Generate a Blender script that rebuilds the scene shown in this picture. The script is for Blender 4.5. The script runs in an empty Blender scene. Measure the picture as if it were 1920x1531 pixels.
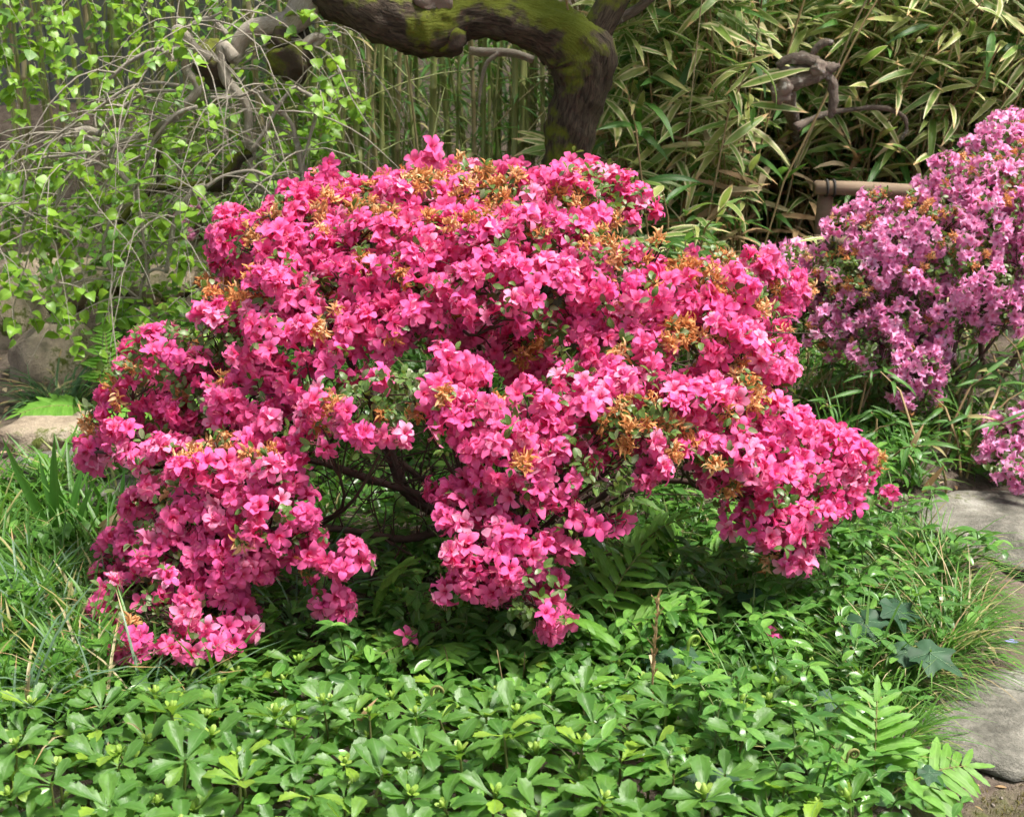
import bpy, math, random
import numpy as np
from mathutils import Vector, Matrix, noise as mnoise

# ------------------------------------------------------------------ camera, world, sun, exposure
SC = bpy.context.scene
COL = SC.collection
rng = np.random.default_rng(11)
random.seed(11)
W, H, F = 1920.0, 1531.0, 2638.0
PITCH = math.radians(18.0)
CAM = np.array([0.0, 0.0, 1.35])
FW = np.array([0, math.cos(PITCH), -math.sin(PITCH)])
UP = np.array([0, math.sin(PITCH), math.cos(PITCH)])

cam_d = bpy.data.cameras.new('camera')
cam_d.sensor_fit = 'HORIZONTAL'; cam_d.sensor_width = 36.0; cam_d.lens = F / W * 36.0
cam_d.clip_start = 0.05; cam_d.clip_end = 900
cam_d.dof.use_dof = True; cam_d.dof.focus_distance = 2.85; cam_d.dof.aperture_fstop = 9.0
cam = bpy.data.objects.new('camera', cam_d); COL.objects.link(cam)
cam.location = CAM; cam.rotation_euler = (math.pi / 2 - PITCH, 0, 0)
SC.camera = cam

SUN_EL, SUN_AZ = math.radians(66), math.radians(100)      # azimuth clockwise from +Y (away from the camera) to +X
world = bpy.data.worlds.new('World'); SC.world = world; world.use_nodes = True
nt = world.node_tree; nt.nodes.clear()
sky = nt.nodes.new('ShaderNodeTexSky'); sky.sky_type = 'NISHITA'; sky.sun_disc = False
sky.sun_elevation = SUN_EL; sky.sun_rotation = SUN_AZ
sky.air_density = 1.0; sky.dust_density = 3.0; sky.ozone_density = 1.0
hs = nt.nodes.new('ShaderNodeHueSaturation'); hs.inputs['Saturation'].default_value = 0.40
bg = nt.nodes.new('ShaderNodeBackground'); bg.inputs['Strength'].default_value = 0.105
wo = nt.nodes.new('ShaderNodeOutputWorld')
nt.links.new(sky.outputs[0], hs.inputs['Color']); nt.links.new(hs.outputs[0], bg.inputs[0]); nt.links.new(bg.outputs[0], wo.inputs[0])

sun_d = bpy.data.lights.new('sun', 'SUN'); sun_d.energy = 4.9; sun_d.angle = math.radians(18.0); sun_d.color = (1.0, 0.95, 0.87)
sun = bpy.data.objects.new('sun', sun_d); COL.objects.link(sun)
sdir = Vector((math.sin(SUN_AZ) * math.cos(SUN_EL), math.cos(SUN_AZ) * math.cos(SUN_EL), math.sin(SUN_EL)))
sun.rotation_euler = sdir.to_track_quat('Z', 'Y').to_euler(); sun.location = sdir * 30

SC.view_settings.view_transform = 'Standard'; SC.view_settings.look = 'None'
SC.view_settings.exposure = 0.88; SC.view_settings.gamma = 1.0; SC.view_settings.use_curve_mapping = False
SC.render.engine = 'CYCLES'
SC.cycles.use_denoising = True
try: SC.cycles.denoiser = 'OPENIMAGEDENOISE'
except Exception: pass
SC.cycles.use_adaptive_sampling = True; SC.cycles.adaptive_threshold = 0.04; SC.cycles.adaptive_min_samples = 16
SC.cycles.max_bounces = 6; SC.cycles.diffuse_bounces = 3; SC.cycles.transmission_bounces = 5; SC.cycles.glossy_bounces = 2
SC.cycles.caustics_reflective = False; SC.cycles.caustics_refractive = False
SC.cycles.sample_clamp_indirect = 6.0

# ------------------------------------------------------------------ picture <-> place helpers
def ray(px, py):
    return FW + (px - W / 2) / F * np.array([1.0, 0, 0]) - (py - H / 2) / F * UP
def at(px, py, Y):
    d = ray(px, py); return CAM + d * (Y / d[1])
def project(P):
    P = np.atleast_2d(P) - CAM
    z = P @ FW
    return np.stack([W / 2 + F * P[:, 0] / z, H / 2 - F * (P @ UP) / z, z], 1)

def sstep(a, b, x):
    t = np.clip((x - a) / (b - a), 0, 1); return t * t * (3 - 2 * t)
def terrain(x, y):
    x = np.asarray(x, float); y = np.asarray(y, float)
    yy = np.minimum(y, 16.0)
    z = 0.10 * np.maximum(yy - 3.9, 0) + 0.16 * np.maximum(yy - 5.6, 0) + 0.30 * np.maximum(yy - 7.5, 0)
    path = sstep(0.02, 0.16, x - path_edge(y)) * (1 - sstep(3.6, 4.3, y))
    z = z + 0.035 * (1 - path) * (1 - sstep(4.0, 4.6, y))
    z = z + 0.010 * np.sin(x * 7.1 + y * 3.3) + 0.008 * np.sin(x * 13.7 - y * 9.1 + 1.0) + 0.006 * np.sin(y * 17.0 + x * 4.0)
    return z
PE_Y = np.array([-5, 1.6, 2.0, 2.2, 2.35, 2.5, 2.75, 3.0, 3.25, 3.45, 3.7, 4.0])
PE_X = np.array([.60, .64, .68, .70, .74, .86, 1.00, 1.02, 1.00, 1.06, 1.35, 1.9])
def path_edge(y): return np.interp(y, PE_Y, PE_X)
def tz(x, y): return float(terrain(x, y))
def ground(px, py):
    d = ray(px, py); t = 0.5
    while t < 40:
        p = CAM + d * t
        if p[2] < tz(p[0], p[1]): break
        t += 0.01
    return CAM + d * t

def unit(v): return v / np.maximum(np.linalg.norm(v, axis=-1, keepdims=True), 1e-9)

# ------------------------------------------------------------------ geometry: V verts, UV, R random, Q faces (-1 = triangle), M material index
class Geo:
    def __init__(s, V, Q, UV=None, R=None, M=None):
        s.V = np.asarray(V, float).reshape(-1, 3); s.Q = np.asarray(Q, int).reshape(-1, 4)
        n = len(s.V)
        s.UV = np.zeros((n, 2)) if UV is None else np.asarray(UV, float)
        s.R = np.zeros(n) if R is None else np.asarray(R, float)
        s.M = np.zeros(len(s.Q), int) if M is None else np.asarray(M, int)
    def mat(s, i): s.M[:] = i; return s
    def xf(s, m):
        return Geo(s.V @ m[:3, :3].T + m[:3, 3], s.Q, s.UV, s.R, s.M)
def join(gs):
    V = []; Q = []; U = []; R = []; M = []; o = 0
    for g in gs:
        V.append(g.V); Q.append(np.where(g.Q < 0, -1, g.Q + o)); U.append(g.UV); R.append(g.R); M.append(g.M); o += len(g.V)
    return Geo(np.concatenate(V), np.concatenate(Q), np.concatenate(U), np.concatenate(R), np.concatenate(M))
def spread(g, T, rnd=None):
    """many copies of one shape, joined"""
    n = len(T)
    if rnd is None: rnd = rng.random(n)
    V = np.einsum('nij,vj->nvi', T[:, :3, :3], g.V) + T[:, None, :3, 3]
    off = (np.arange(n) * len(g.V))[:, None, None]
    Q = np.where(g.Q[None] < 0, -1, g.Q[None] + off)
    return Geo(V.reshape(-1, 3), Q.reshape(-1, 4), np.tile(g.UV, (n, 1)), np.repeat(rnd, len(g.V)), np.tile(g.M, n))
def spread_var(gs, T, rnd=None):
    idx = rng.integers(0, len(gs), len(T)); out = []
    for k, g in enumerate(gs):
        m = idx == k
        if m.any(): out.append(spread(g, T[m], None if rnd is None else rnd[m]))
    return join(out)
def mesh(name, g, mats, smooth=True):
    me = bpy.data.meshes.new(name)
    q = g.Q; keep = q.reshape(-1) >= 0
    loops = q.reshape(-1)[keep]; tot = (q >= 0).sum(1); start = np.concatenate([[0], np.cumsum(tot)[:-1]])
    me.vertices.add(len(g.V)); me.vertices.foreach_set('co', g.V.astype(np.float32).ravel())
    me.loops.add(len(loops)); me.loops.foreach_set('vertex_index', loops.astype(np.int32))
    me.polygons.add(len(q)); me.polygons.foreach_set('loop_start', start.astype(np.int32))
    try: me.polygons.foreach_set('loop_total', tot.astype(np.int32))
    except Exception: pass
    for m in (mats if isinstance(mats, (list, tuple)) else [mats]): me.materials.append(m)
    me.polygons.foreach_set('material_index', g.M.astype(np.int32))
    me.polygons.foreach_set('use_smooth', np.full(len(q), smooth))
    uv = me.uv_layers.new(name='UVMap'); uv.data.foreach_set('uv', g.UV[loops].astype(np.float32).ravel())
    a = me.attributes.new('rnd', 'FLOAT', 'POINT'); a.data.foreach_set('value', g.R.astype(np.float32))
    me.update(calc_edges=True); me.validate()
    return me

def frames(pos, y=None, z=None, scale=1.0, roll=None):
    """matrices whose Y axis is y (and Z near z) or whose Z axis is z"""
    pos = np.atleast_2d(np.asarray(pos, float)); n = len(pos)
    if y is None:
        z = unit(np.broadcast_to(np.asarray(z, float), (n, 3)))
        a = rng.random(n) * 6.283 if roll is None else np.broadcast_to(roll, (n,))
        ref = np.where(np.abs(z[:, 2:3]) < 0.9, np.array([[0, 0, 1.0]]), np.array([[1.0, 0, 0]]))
        x0 = unit(np.cross(ref, z)); y0 = np.cross(z, x0)
        x = x0 * np.cos(a)[:, None] + y0 * np.sin(a)[:, None]; y = np.cross(z, x)
    else:
        y = unit(np.broadcast_to(np.asarray(y, float), (n, 3)))
        z = np.broadcast_to(np.asarray([0, 0, 1.0] if z is None else z, float), (n, 3))
        x = np.cross(y, z); bad = np.linalg.norm(x, axis=1) < 1e-3
        x = np.where(bad[:, None], np.array([[1.0, 0, 0]]), x); x = unit(x); z = np.cross(x, y)
    s = np.broadcast_to(np.asarray(scale, float), (n,))
    T = np.zeros((n, 4, 4)); T[:, 3, 3] = 1
    T[:, :3, 0] = x * s[:, None]; T[:, :3, 1] = y * s[:, None]; T[:, :3, 2] = z * s[:, None]; T[:, :3, 3] = pos
    return T

# ------------------------------------------------------------------ objects
def link(o, parent=None, M=None):
    COL.objects.link(o)
    if parent is not None: o.parent = parent
    if M is not None: o.matrix_basis = Matrix(np.asarray(M).tolist())
    return o
def obj(name, me, parent=None, M=None): return link(bpy.data.objects.new(name, me), parent, M)
def thing(name, label, cat, loc=(0, 0, 0), rz=0.0, group=None, scale=1.0, tilt=(0, 0)):
    o = bpy.data.objects.new(name, None); COL.objects.link(o)
    o.empty_display_size = 0.05
    o.location = [float(v) for v in loc]; o.rotation_euler = (tilt[0], tilt[1], rz); o.scale = (scale,) * 3
    return tag(o, label, cat, group)
def tag(o, label, cat, group=None):
    o['label'] = label; o['category'] = cat
    if group: o['group'] = group
    return o
def stuff(o): o['kind'] = 'stuff'; return o
def loc_inv(o):
    return np.array(Matrix.LocRotScale(o.location, o.rotation_euler, o.scale).inverted())

# ------------------------------------------------------------------ materials
class NB:
    def __init__(s, name):
        s.m = bpy.data.materials.new(name); s.m.use_nodes = True; s.t = s.m.node_tree; s.t.nodes.clear()
        s.out = s.n('ShaderNodeOutputMaterial')
    def n(s, typ, **kw):
        x = s.t.nodes.new(typ)
        for k, v in kw.items(): setattr(x, k, v)
        return x
    def l(s, a, b): s.t.links.new(a, b)
    def put(s, sock, v):
        if hasattr(v, 'links') or isinstance(v, bpy.types.NodeSocket): s.l(v, sock)
        else: sock.default_value = v
    def math(s, op, a, b=0.0, c=0.0, clamp=False):
        x = s.n('ShaderNodeMath', operation=op); x.use_clamp = clamp
        for i, v in enumerate((a, b, c)): s.put(x.inputs[i], v)
        return x.outputs[0]
    def mix(s, f, a, b):
        x = s.n('ShaderNodeMix', data_type='RGBA')
        s.put(x.inputs[0], f); s.put(x.inputs[6], (*a, 1) if isinstance(a, tuple) and len(a) == 3 else a); s.put(x.inputs[7], (*b, 1) if isinstance(b, tuple) and len(b) == 3 else b)
        return x.outputs[2]
    def rng(s, v, a, b, c=0.0, d=1.0):
        x = s.n('ShaderNodeMapRange'); x.clamp = True
        for i, k in enumerate((v, a, b, c, d)): s.put(x.inputs[i], k)
        return x.outputs[0]
    def noise(s, vec, scale, detail=3.0, rough=0.55, dist=0.0):
        x = s.n('ShaderNodeTexNoise'); x.inputs['Scale'].default_value = scale; x.inputs['Detail'].default_value = detail
        x.inputs['Roughness'].default_value = rough; x.inputs['Distortion'].default_value = dist
        if vec is not None: s.l(vec, x.inputs['Vector'])
        return x.outputs[0]
    def rnd(s):
        a = s.n('ShaderNodeAttribute', attribute_name='rnd').outputs['Fac']
        return s.math('FRACT', s.math('ADD', a, s.n('ShaderNodeObjectInfo').outputs['Random']))
    def uv(s):
        x = s.n('ShaderNodeSeparateXYZ'); t = s.n('ShaderNodeTexCoord'); s.l(t.outputs['UV'], x.inputs[0])
        return x.outputs[0], x.outputs[1], t.outputs['UV']
    def bsdf(s, col, rough=0.5, spec=0.5, normal=None, **kw):
        p = s.n('ShaderNodeBsdfPrincipled'); s.put(p.inputs['Base Color'], col if not isinstance(col, tuple) else (*col, 1))
        s.put(p.inputs['Roughness'], rough); s.put(p.inputs['Specular IOR Level'], spec)
        if normal is not None: s.l(normal, p.inputs['Normal'])
        return p.outputs[0]
    def bump(s, h, strength=0.3, dist=0.002):
        b = s.n('ShaderNodeBump'); b.inputs['Strength'].default_value = strength; b.inputs['Distance'].default_value = dist
        s.l(h, b.inputs['Height']); return b.outputs[0]
    def end(s, sh): s.l(sh, s.out.inputs['Surface']); return s.m

def leaf_mat(name, a, b, c=None, pc=0.0, trans=(.2, .4, .05), tw=0.35, rough=0.45, spec=0.4, rib=None, ribw=0.06, edge=None, edge_lo=0.62, edge_hi=0.8, tip=None, tipv=0.86, mott=0.25, bump=0.0, tipp=0.6):
    """leaf: two greens mixed leaf by leaf, a share pc in colour c, optional midrib, pale edge and dry tip"""
    k = NB(name); r = k.rnd(); u, v, uvv = k.uv()
    col = k.mix(r, a, b)
    if c is not None:
        r2 = k.math('FRACT', k.math('MULTIPLY', r, 17.31))
        col = k.mix(k.rng(r2, 1 - pc, 1 - pc * 0.6), col, c)
    mp = k.n('ShaderNodeCombineXYZ'); k.l(u, mp.inputs[0]); k.l(v, mp.inputs[1]); k.l(k.math('MULTIPLY', r, 37.0), mp.inputs[2])
    nz = k.noise(mp.outputs[0], 4.0, 3.0)
    d = k.math('MULTIPLY', k.math('ABSOLUTE', k.math('SUBTRACT', u, 0.5)), 2.0)
    tr = (*trans, 1)
    if mott:
        m2 = k.n('ShaderNodeMix', data_type='RGBA', blend_type='MULTIPLY'); k.put(m2.inputs[0], 1.0)
        g = k.rng(nz, 0.3, 0.7, 1 - mott, 1 + mott); cc = k.n('ShaderNodeCombineColor')
        for i in range(3): k.l(g, cc.inputs[i])
        k.l(col, m2.inputs[6]); k.l(cc.outputs[0], m2.inputs[7]); col = m2.outputs[2]
    tcol = k.mix(0.25, tr, col)
    if rib is not None:
        f = k.rng(d, ribw, ribw * 0.3); col = k.mix(f, col, rib)
    if edge is not None:
        r3 = k.math('FRACT', k.math('MULTIPLY', r, 7.77)); wob = k.math('ADD', d, k.math('ADD', k.math('MULTIPLY', k.math('SUBTRACT', nz, 0.5), 0.5), k.math('MULTIPLY', k.math('SUBTRACT', r3, 0.6), 0.55)))
        f = k.rng(wob, edge_lo, edge_hi); col = k.mix(f, col, edge); tcol = k.mix(f, tcol, edge)
    if tip is not None:
        r4 = k.math('FRACT', k.math('MULTIPLY', r, 5.13)); f = k.rng(k.math('ADD', v, k.math('MULTIPLY', k.math('SUBTRACT', nz, 0.5), 0.25)), tipv, tipv + 0.06)
        f = k.math('MULTIPLY', f, k.rng(r4, 1 - tipp, 1 - tipp + 0.05)); col = k.mix(f, col, tip); tcol = k.mix(f, tcol, tip)
    nrm = k.bump(k.noise(mp.outputs[0], 9.0, 2.0), bump, 0.002) if bump else None
    p = k.bsdf(col, rough, spec, nrm)
    t = k.n('ShaderNodeBsdfTranslucent'); k.l(tcol, t.inputs[0])
    mx = k.n('ShaderNodeMixShader'); mx.inputs[0].default_value = tw
    k.l(p, mx.inputs[1]); k.l(t.outputs[0], mx.inputs[2])
    return k.end(mx.outputs[0])

def petal_mat(name, a, b, deep, tw=0.38, pale=None):
    k = NB(name); r = k.rnd(); u, v, uvv = k.uv()
    col = k.mix(r, a, b)
    if pale is not None:
        r2 = k.math('FRACT', k.math('MULTIPLY', r, 13.7)); col = k.mix(k.rng(r2, 0.78, 0.97), col, pale)
    mp = k.n('ShaderNodeCombineXYZ'); k.l(k.math('MULTIPLY', u, 9.0), mp.inputs[0]); k.l(v, mp.inputs[1]); k.l(k.math('MULTIPLY', r, 31.0), mp.inputs[2])
    vein = k.noise(mp.outputs[0], 2.2, 2.0)
    f = k.math('MULTIPLY', k.rng(v, 0.62, 0.12), k.rng(vein, 0.25, 0.6, 0.45, 1.0)); col = k.mix(f, col, deep)
    col = k.mix(k.rng(vein, 0.58, 0.75, 0.0, 0.25), col, deep)
    nrm = k.bump(vein, 0.35, 0.002)
    p = k.bsdf(col, 0.55, 0.25, nrm)
    t = k.n('ShaderNodeBsdfTranslucent'); k.l(col, t.inputs[0])
    mx = k.n('ShaderNodeMixShader'); mx.inputs[0].default_value = tw
    k.l(p, mx.inputs[1]); k.l(t.outputs[0], mx.inputs[2])
    return k.end(mx.outputs[0])

def bark_mat(name, a, b, moss=None, moss_amt=0.5, scale=1.0, ridged=True, bs=0.8, lichen=None):
    k = NB(name); tc = k.n('ShaderNodeTexCoord'); u, v, uvv = k.uv()
    geo = k.n('ShaderNodeNewGeometry')
    mp = k.n('ShaderNodeCombineXYZ'); k.l(k.math('MULTIPLY', u, 30.0 * scale), mp.inputs[0]); k.l(k.math('MULTIPLY', v, 26.0 * scale), mp.inputs[1])
    ridge = k.noise(mp.outputs[0], 1.0, 5.0, 0.65, 0.6)
    n1 = k.noise(tc.outputs['Object'], 14.0 * scale, 5.0, 0.7); n2 = k.noise(tc.outputs['Object'], 5.0 * scale, 3.0); n3 = k.noise(tc.outputs['Object'], 120.0, 3.0, 0.7)
    h = k.math('ADD', k.math('MULTIPLY', ridge, 0.8), k.math('MULTIPLY', n3, 0.3))
    col = k.mix(k.rng(ridge, 0.35, 0.65), a, b)
    if lichen is not None: col = k.mix(k.rng(n1, 0.58, 0.66), col, lichen)
    if moss is not None:
        nz = k.n('ShaderNodeSeparateXYZ'); k.l(geo.outputs['Normal'], nz.inputs[0])
        f = k.math('ADD', k.math('MULTIPLY', nz.outputs[2], 0.38), k.math('ADD', k.math('MULTIPLY', k.math('SUBTRACT', n2, 0.5), 2.2), k.math('MULTIPLY', k.math('SUBTRACT', n1, 0.5), 1.2)))
        f = k.rng(f, 0.55 - moss_amt, 0.75 - moss_amt)
        mc = k.mix(n3, moss, tuple(c * 2.1 for c in moss)); col = k.mix(f, col, mc)
    return k.end(k.bsdf(col, 0.85, 0.2, k.bump(h, bs, 0.012)))

def stone_mat(name, a, b, moss=None, ma=0.5, spots=None):
    k = NB(name); tc = k.n('ShaderNodeTexCoord'); o = tc.outputs['Object']
    n1 = k.noise(o, 6.0, 6.0, 0.65); n2 = k.noise(o, 40.0, 5.0, 0.7); n3 = k.noise(o, 160.0, 3.0, 0.7)
    col = k.mix(k.rng(n1, 0.35, 0.65), a, b)
    col = k.mix(k.rng(n2, 0.45, 0.75, 0, 0.5), col, tuple(c * 1.5 for c in b)); col = k.mix(k.rng(n3, 0.5, 0.72, 0, 0.45), col, tuple(c * 0.45 for c in a))
    if spots: col = k.mix(k.rng(k.noise(o, 9.0, 4.0), 0.60, 0.68, 0, 0.7), col, spots)
    if moss:
        f = k.math('ADD', k.math('MULTIPLY', n1, 0.7), k.math('MULTIPLY', n2, 0.5)); col = k.mix(k.rng(f, 0.72 - ma * 0.2, 0.80 - ma * 0.2), col, moss)
    h = k.math('ADD', k.math('MULTIPLY', n1, 1.6), k.math('ADD', k.math('MULTIPLY', n2, 0.7), k.math('MULTIPLY', n3, 0.4)))
    return k.end(k.bsdf(col, 0.85, 0.25, k.bump(h, 0.8, 0.014)))

def plain_mat(name, a, b, scale=30.0, rough=0.7, spec=0.3, stretch=None, bs=0.3):
    k = NB(name); tc = k.n('ShaderNodeTexCoord'); vec = tc.outputs['Object']
    if stretch:
        mp = k.n('ShaderNodeMapping'); mp.inputs['Scale'].default_value = stretch; k.l(vec, mp.inputs[0]); vec = mp.outputs[0]
    n = k.noise(vec, scale, 4.0, 0.65)
    col = k.mix(k.math('FRACT', k.math('ADD', k.math('MULTIPLY', n, 0.9), k.math('MULTIPLY', k.rnd(), 0.15))), a, b)
    return k.end(k.bsdf(col, rough, spec, k.bump(n, bs, 0.004)))

def soil_mat():
    k = NB('soil'); tc = k.n('ShaderNodeTexCoord'); o = tc.outputs['Object']
    n1 = k.noise(o, 1.6, 5.0, 0.6); n2 = k.noise(o, 22.0, 6.0, 0.7); n3 = k.noise(o, 130.0, 4.0, 0.7)
    col = k.mix(k.rng(n2, 0.3, 0.7), (.075, .056, .042), (.22, .175, .14))
    col = k.mix(k.rng(n3, 0.55, 0.7, 0, 0.6), col, (.26, .21, .17)); col = k.mix(k.rng(n3, 0.42, 0.3, 0, 0.7), col, (.03, .022, .016))
    f = k.math('ADD', k.math('MULTIPLY', n1, 0.8), k.math('MULTIPLY', n2, 0.45))
    col = k.mix(k.rng(f, 0.70, 0.80, 0, 0.75), col, (.075, .095, .018))
    h = k.math('ADD', k.math('MULTIPLY', n2, 1.0), k.math('MULTIPLY', n3, 0.6))
    return k.end(k.bsdf(col, 0.95, 0.15, k.bump(h, 0.9, 0.02)))

MAT = {}
MAT['pink'] = petal_mat('pink_petal', (.90, .17, .40), (.88, .12, .395), (.78, .028, .17), pale=(.93, .38, .58))
MAT['purple'] = petal_mat('orchid_petal', (.94, .45, .72), (.92, .39, .69), (.80, .20, .48), pale=(.95, .60, .82))
MAT['stamen'] = plain_mat('stamen', (.75, .12, .25), (.85, .35, .4), 40)
MAT['withered'] = leaf_mat('withered_petal', (.72, .37, .16), (.60, .25, .09), c=(.78, .52, .28), pc=.4, trans=(.75, .36, .12), tw=.3, rough=.8, spec=.1)
MAT['azleaf'] = leaf_mat('azalea_leaf', (.07, .13, .03), (.11, .19, .04), c=(.20, .24, .12), pc=.25, trans=(.22, .34, .04), tw=.3, rough=.4, rib=(.2, .28, .10))
MAT['twig'] = plain_mat('azalea_twig', (.045, .028, .022), (.11, .07, .055), 60, .8)
MAT['pachy'] = leaf_mat('pachysandra_leaf', (.060, .160, .026), (.105, .230, .036), c=(.22, .36, .04), pc=.09, trans=(.25, .45, .035), tw=.36, rough=.42, spec=.5, rib=(.14, .26, .08), ribw=.07, bump=.35, mott=.2)
MAT['pstem'] = leaf_mat('pachysandra_stem', (.16, .20, .05), (.13, .12, .05), trans=(.2, .3, .05), tw=.1)
MAT['bud'] = leaf_mat('pachysandra_bud', (.22, .36, .05), (.30, .42, .08), trans=(.3, .5, .05), tw=.25)
MAT['vinca'] = leaf_mat('periwinkle_leaf', (.045, .13, .025), (.09, .23, .04), c=(.16, .34, .06), pc=.3, trans=(.20, .45, .04), tw=.34, rough=.3, spec=.5, rib=(.18, .32, .1), ribw=.08)
MAT['vstem'] = leaf_mat('periwinkle_stem', (.09, .17, .04), (.14, .18, .06), tw=.1)
MAT['sasa'] = leaf_mat('variegated_bamboo_leaf', (.14, .26, .055), (.24, .36, .075), c=(.42, .46, .14), pc=.45, trans=(.25, .42, .06), tw=.32, rough=.45, edge=(.76, .70, .40), edge_lo=.52, edge_hi=.80, tip=(.62, .42, .21), tipv=.80, tipp=.6, rib=(.30, .36, .13), ribw=.05)
MAT['sasa_green'] = leaf_mat('green_bamboo_leaf', (.05, .14, .03), (.10, .23, .045), c=(.40, .33, .15), pc=.12, trans=(.2, .42, .05), tw=.34, rough=.45, rib=(.2, .3, .09), ribw=.06)
MAT['dry'] = leaf_mat('dry_leaf', (.42, .30, .16), (.30, .19, .10), c=(.55, .44, .28), pc=.3, trans=(.5, .32, .14), tw=.2, rough=.75, spec=.15)
MAT['straw'] = leaf_mat('dry_stalk', (.33, .25, .13), (.22, .15, .08), c=(.42, .36, .22), pc=.3, tw=.05, rough=.75, spec=.15)
MAT['cane'] = leaf_mat('cane', (.17, .21, .055), (.25, .26, .10), c=(.30, .25, .13), pc=.3, tw=.0, rough=.45, mott=.3)
MAT['mulb'] = leaf_mat('mulberry_leaf', (.17, .33, .035), (.24, .42, .05), c=(.12, .25, .06), pc=.25, trans=(.38, .60, .04), tw=.42, rough=.4, rib=(.34, .48, .12), ribw=.05, mott=.15)
MAT['vine'] = leaf_mat('vine_leaf', (.08, .22, .03), (.14, .32, .04), trans=(.25, .5, .03), tw=.4, rough=.4, rib=(.2, .36, .1), ribw=.05)
MAT['grass'] = leaf_mat('grass_blade', (.05, .14, .022), (.10, .23, .032), c=(.33, .30, .12), pc=.14, trans=(.2, .42, .04), tw=.3, rough=.45)
MAT['sedge'] = leaf_mat('blue_sedge', (.085, .16, .085), (.12, .20, .12), c=(.36, .31, .17), pc=.12, trans=(.2, .34, .1), tw=.25, rough=.4, tip=(.42, .27, .12), tipv=.8, tipp=.5)
MAT['liriope'] = leaf_mat('lilyturf_blade', (.045, .11, .04), (.08, .16, .06), c=(.45, .36, .18), pc=.14, trans=(.15, .3, .06), tw=.25, rough=.4, tip=(.45, .30, .14), tipv=.75, tipp=.4)
MAT['iris'] = leaf_mat('iris_blade', (.06, .19, .03), (.09, .24, .035), trans=(.18, .42, .03), tw=.3, rough=.4)
MAT['fern'] = leaf_mat('fern_pinna', (.12, .29, .035), (.17, .36, .05), trans=(.30, .56, .05), tw=.42, rough=.5, rib=(.25, .45, .1), ribw=.06)
MAT['fern_stalk'] = plain_mat('fern_stalk', (.16, .12, .05), (.22, .24, .07), 30)
MAT['ivy'] = leaf_mat('ivy_leaf', (.022, .065, .030), (.035, .085, .040), trans=(.08, .2, .05), tw=.18, rough=.55, spec=.25)
MAT['ivy_vein'] = plain_mat('ivy_vein', (.14, .24, .13), (.18, .28, .16), 30)
MAT['bark'] = bark_mat('mulberry_bark', (.020, .015, .011), (.098, .074, .052), moss=(.070, .082, .009), moss_amt=.50, lichen=None)
MAT['bark_grey'] = bark_mat('pale_bark', (.27, .235, .185), (.54, .485, .40), moss=(.10, .12, .02), moss_amt=-.10, scale=2.4, bs=.7, lichen=(.55, .53, .46))
MAT['bark_moss'] = bark_mat('mossy_bark', (.04, .03, .025), (.11, .085, .06), moss=(.065, .075, .008), moss_amt=.6, bs=1.0)
MAT['deadwood'] = bark_mat('weathered_wood', (.12, .09, .07), (.36, .29, .24), scale=1.6, lichen=(.58, .56, .51), bs=1.0)
MAT['rail'] = plain_mat('log_rail', (.15, .105, .07), (.29, .215, .15), 12, .75, .2, (1.0, 8, 8))
MAT['lash'] = plain_mat('lashing', (.02, .018, .016), (.05, .045, .04), 80)
MAT['board'] = plain_mat('weathered_board', (.12, .13, .12), (.21, .22, .20), 8, .85, .15, (7, 7, .5))
MAT['rock'] = stone_mat('garden_rock', (.22, .17, .12), (.42, .35, .26), moss=(.09, .11, .02), ma=.45, spots=(.50, .46, .38))
MAT['flag'] = stone_mat('flagstone', (.075, .072, .058), (.26, .245, .205), moss=(.10, .115, .04), ma=.25, spots=(.36, .35, .31))
MAT['soil'] = soil_mat()
MAT['pebble'] = stone_mat('pebble', (.14, .11, .09), (.27, .23, .2))
MAT['violet'] = leaf_mat('periwinkle_petal', (.34, .32, .75), (.4, .38, .8), trans=(.4, .4, .8), tw=.3)

# ------------------------------------------------------------------ base shapes
def tube(P, R, ns=6, cap=True, vscale=1.0):
    """P (n,k,3) polylines, R (n,k) radii"""
    P = np.asarray(P, float); R = np.asarray(R, float)
    if P.ndim == 2: P = P[None]; R = np.broadcast_to(R, P.shape[:2])
    n, k, _ = P.shape
    t = unit(np.gradient(P, axis=1)); al = np.abs(t).max(1)
    ref = np.eye(3)[al.argmin(1)][:, None, :]
    b = unit(np.cross(t, ref)); m = np.cross(b, t)
    a = np.linspace(0, 2 * np.pi, ns, endpoint=False)
    V = P[:, :, None] + R[:, :, None, None] * (np.cos(a)[None, None, :, None] * b[:, :, None] + np.sin(a)[None, None, :, None] * m[:, :, None])
    L = np.concatenate([np.zeros((n, 1)), np.cumsum(np.linalg.norm(np.diff(P, axis=1), axis=2), 1)], 1)
    UV = np.stack([np.broadcast_to(np.abs(np.linspace(-1, 1, ns, endpoint=False)), (n, k, ns)), np.broadcast_to(L[:, :, None] * vscale, (n, k, ns))], -1)
    i = np.arange(k - 1)[:, None]; j = np.arange(ns)[None]; j2 = (j + 1) % ns
    q = np.stack([i * ns + j, i * ns + j2, (i + 1) * ns + j2, (i + 1) * ns + j], -1).reshape(-1, 4)
    if cap and ns >= 4:
        e = [[(k - 1) * ns + x, (k - 1) * ns + x + 1, (k - 1) * ns + x + 2, -1] if False else [(k - 1) * ns, (k - 1) * ns + x + 1, (k - 1) * ns + x + 2, -1] for x in range(ns - 2)]
        s = [[0, x + 2, x + 1, -1] for x in range(ns - 2)]
        q = np.concatenate([q, np.array(e), np.array(s)])
    off = (np.arange(n) * k * ns)[:, None, None]
    Q = np.where(q[None] < 0, -1, q[None] + off).reshape(-1, 4)
    return Geo(V.reshape(-1, 3), Q, UV.reshape(-1, 2), np.repeat(rng.random(n), k * ns))
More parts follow.
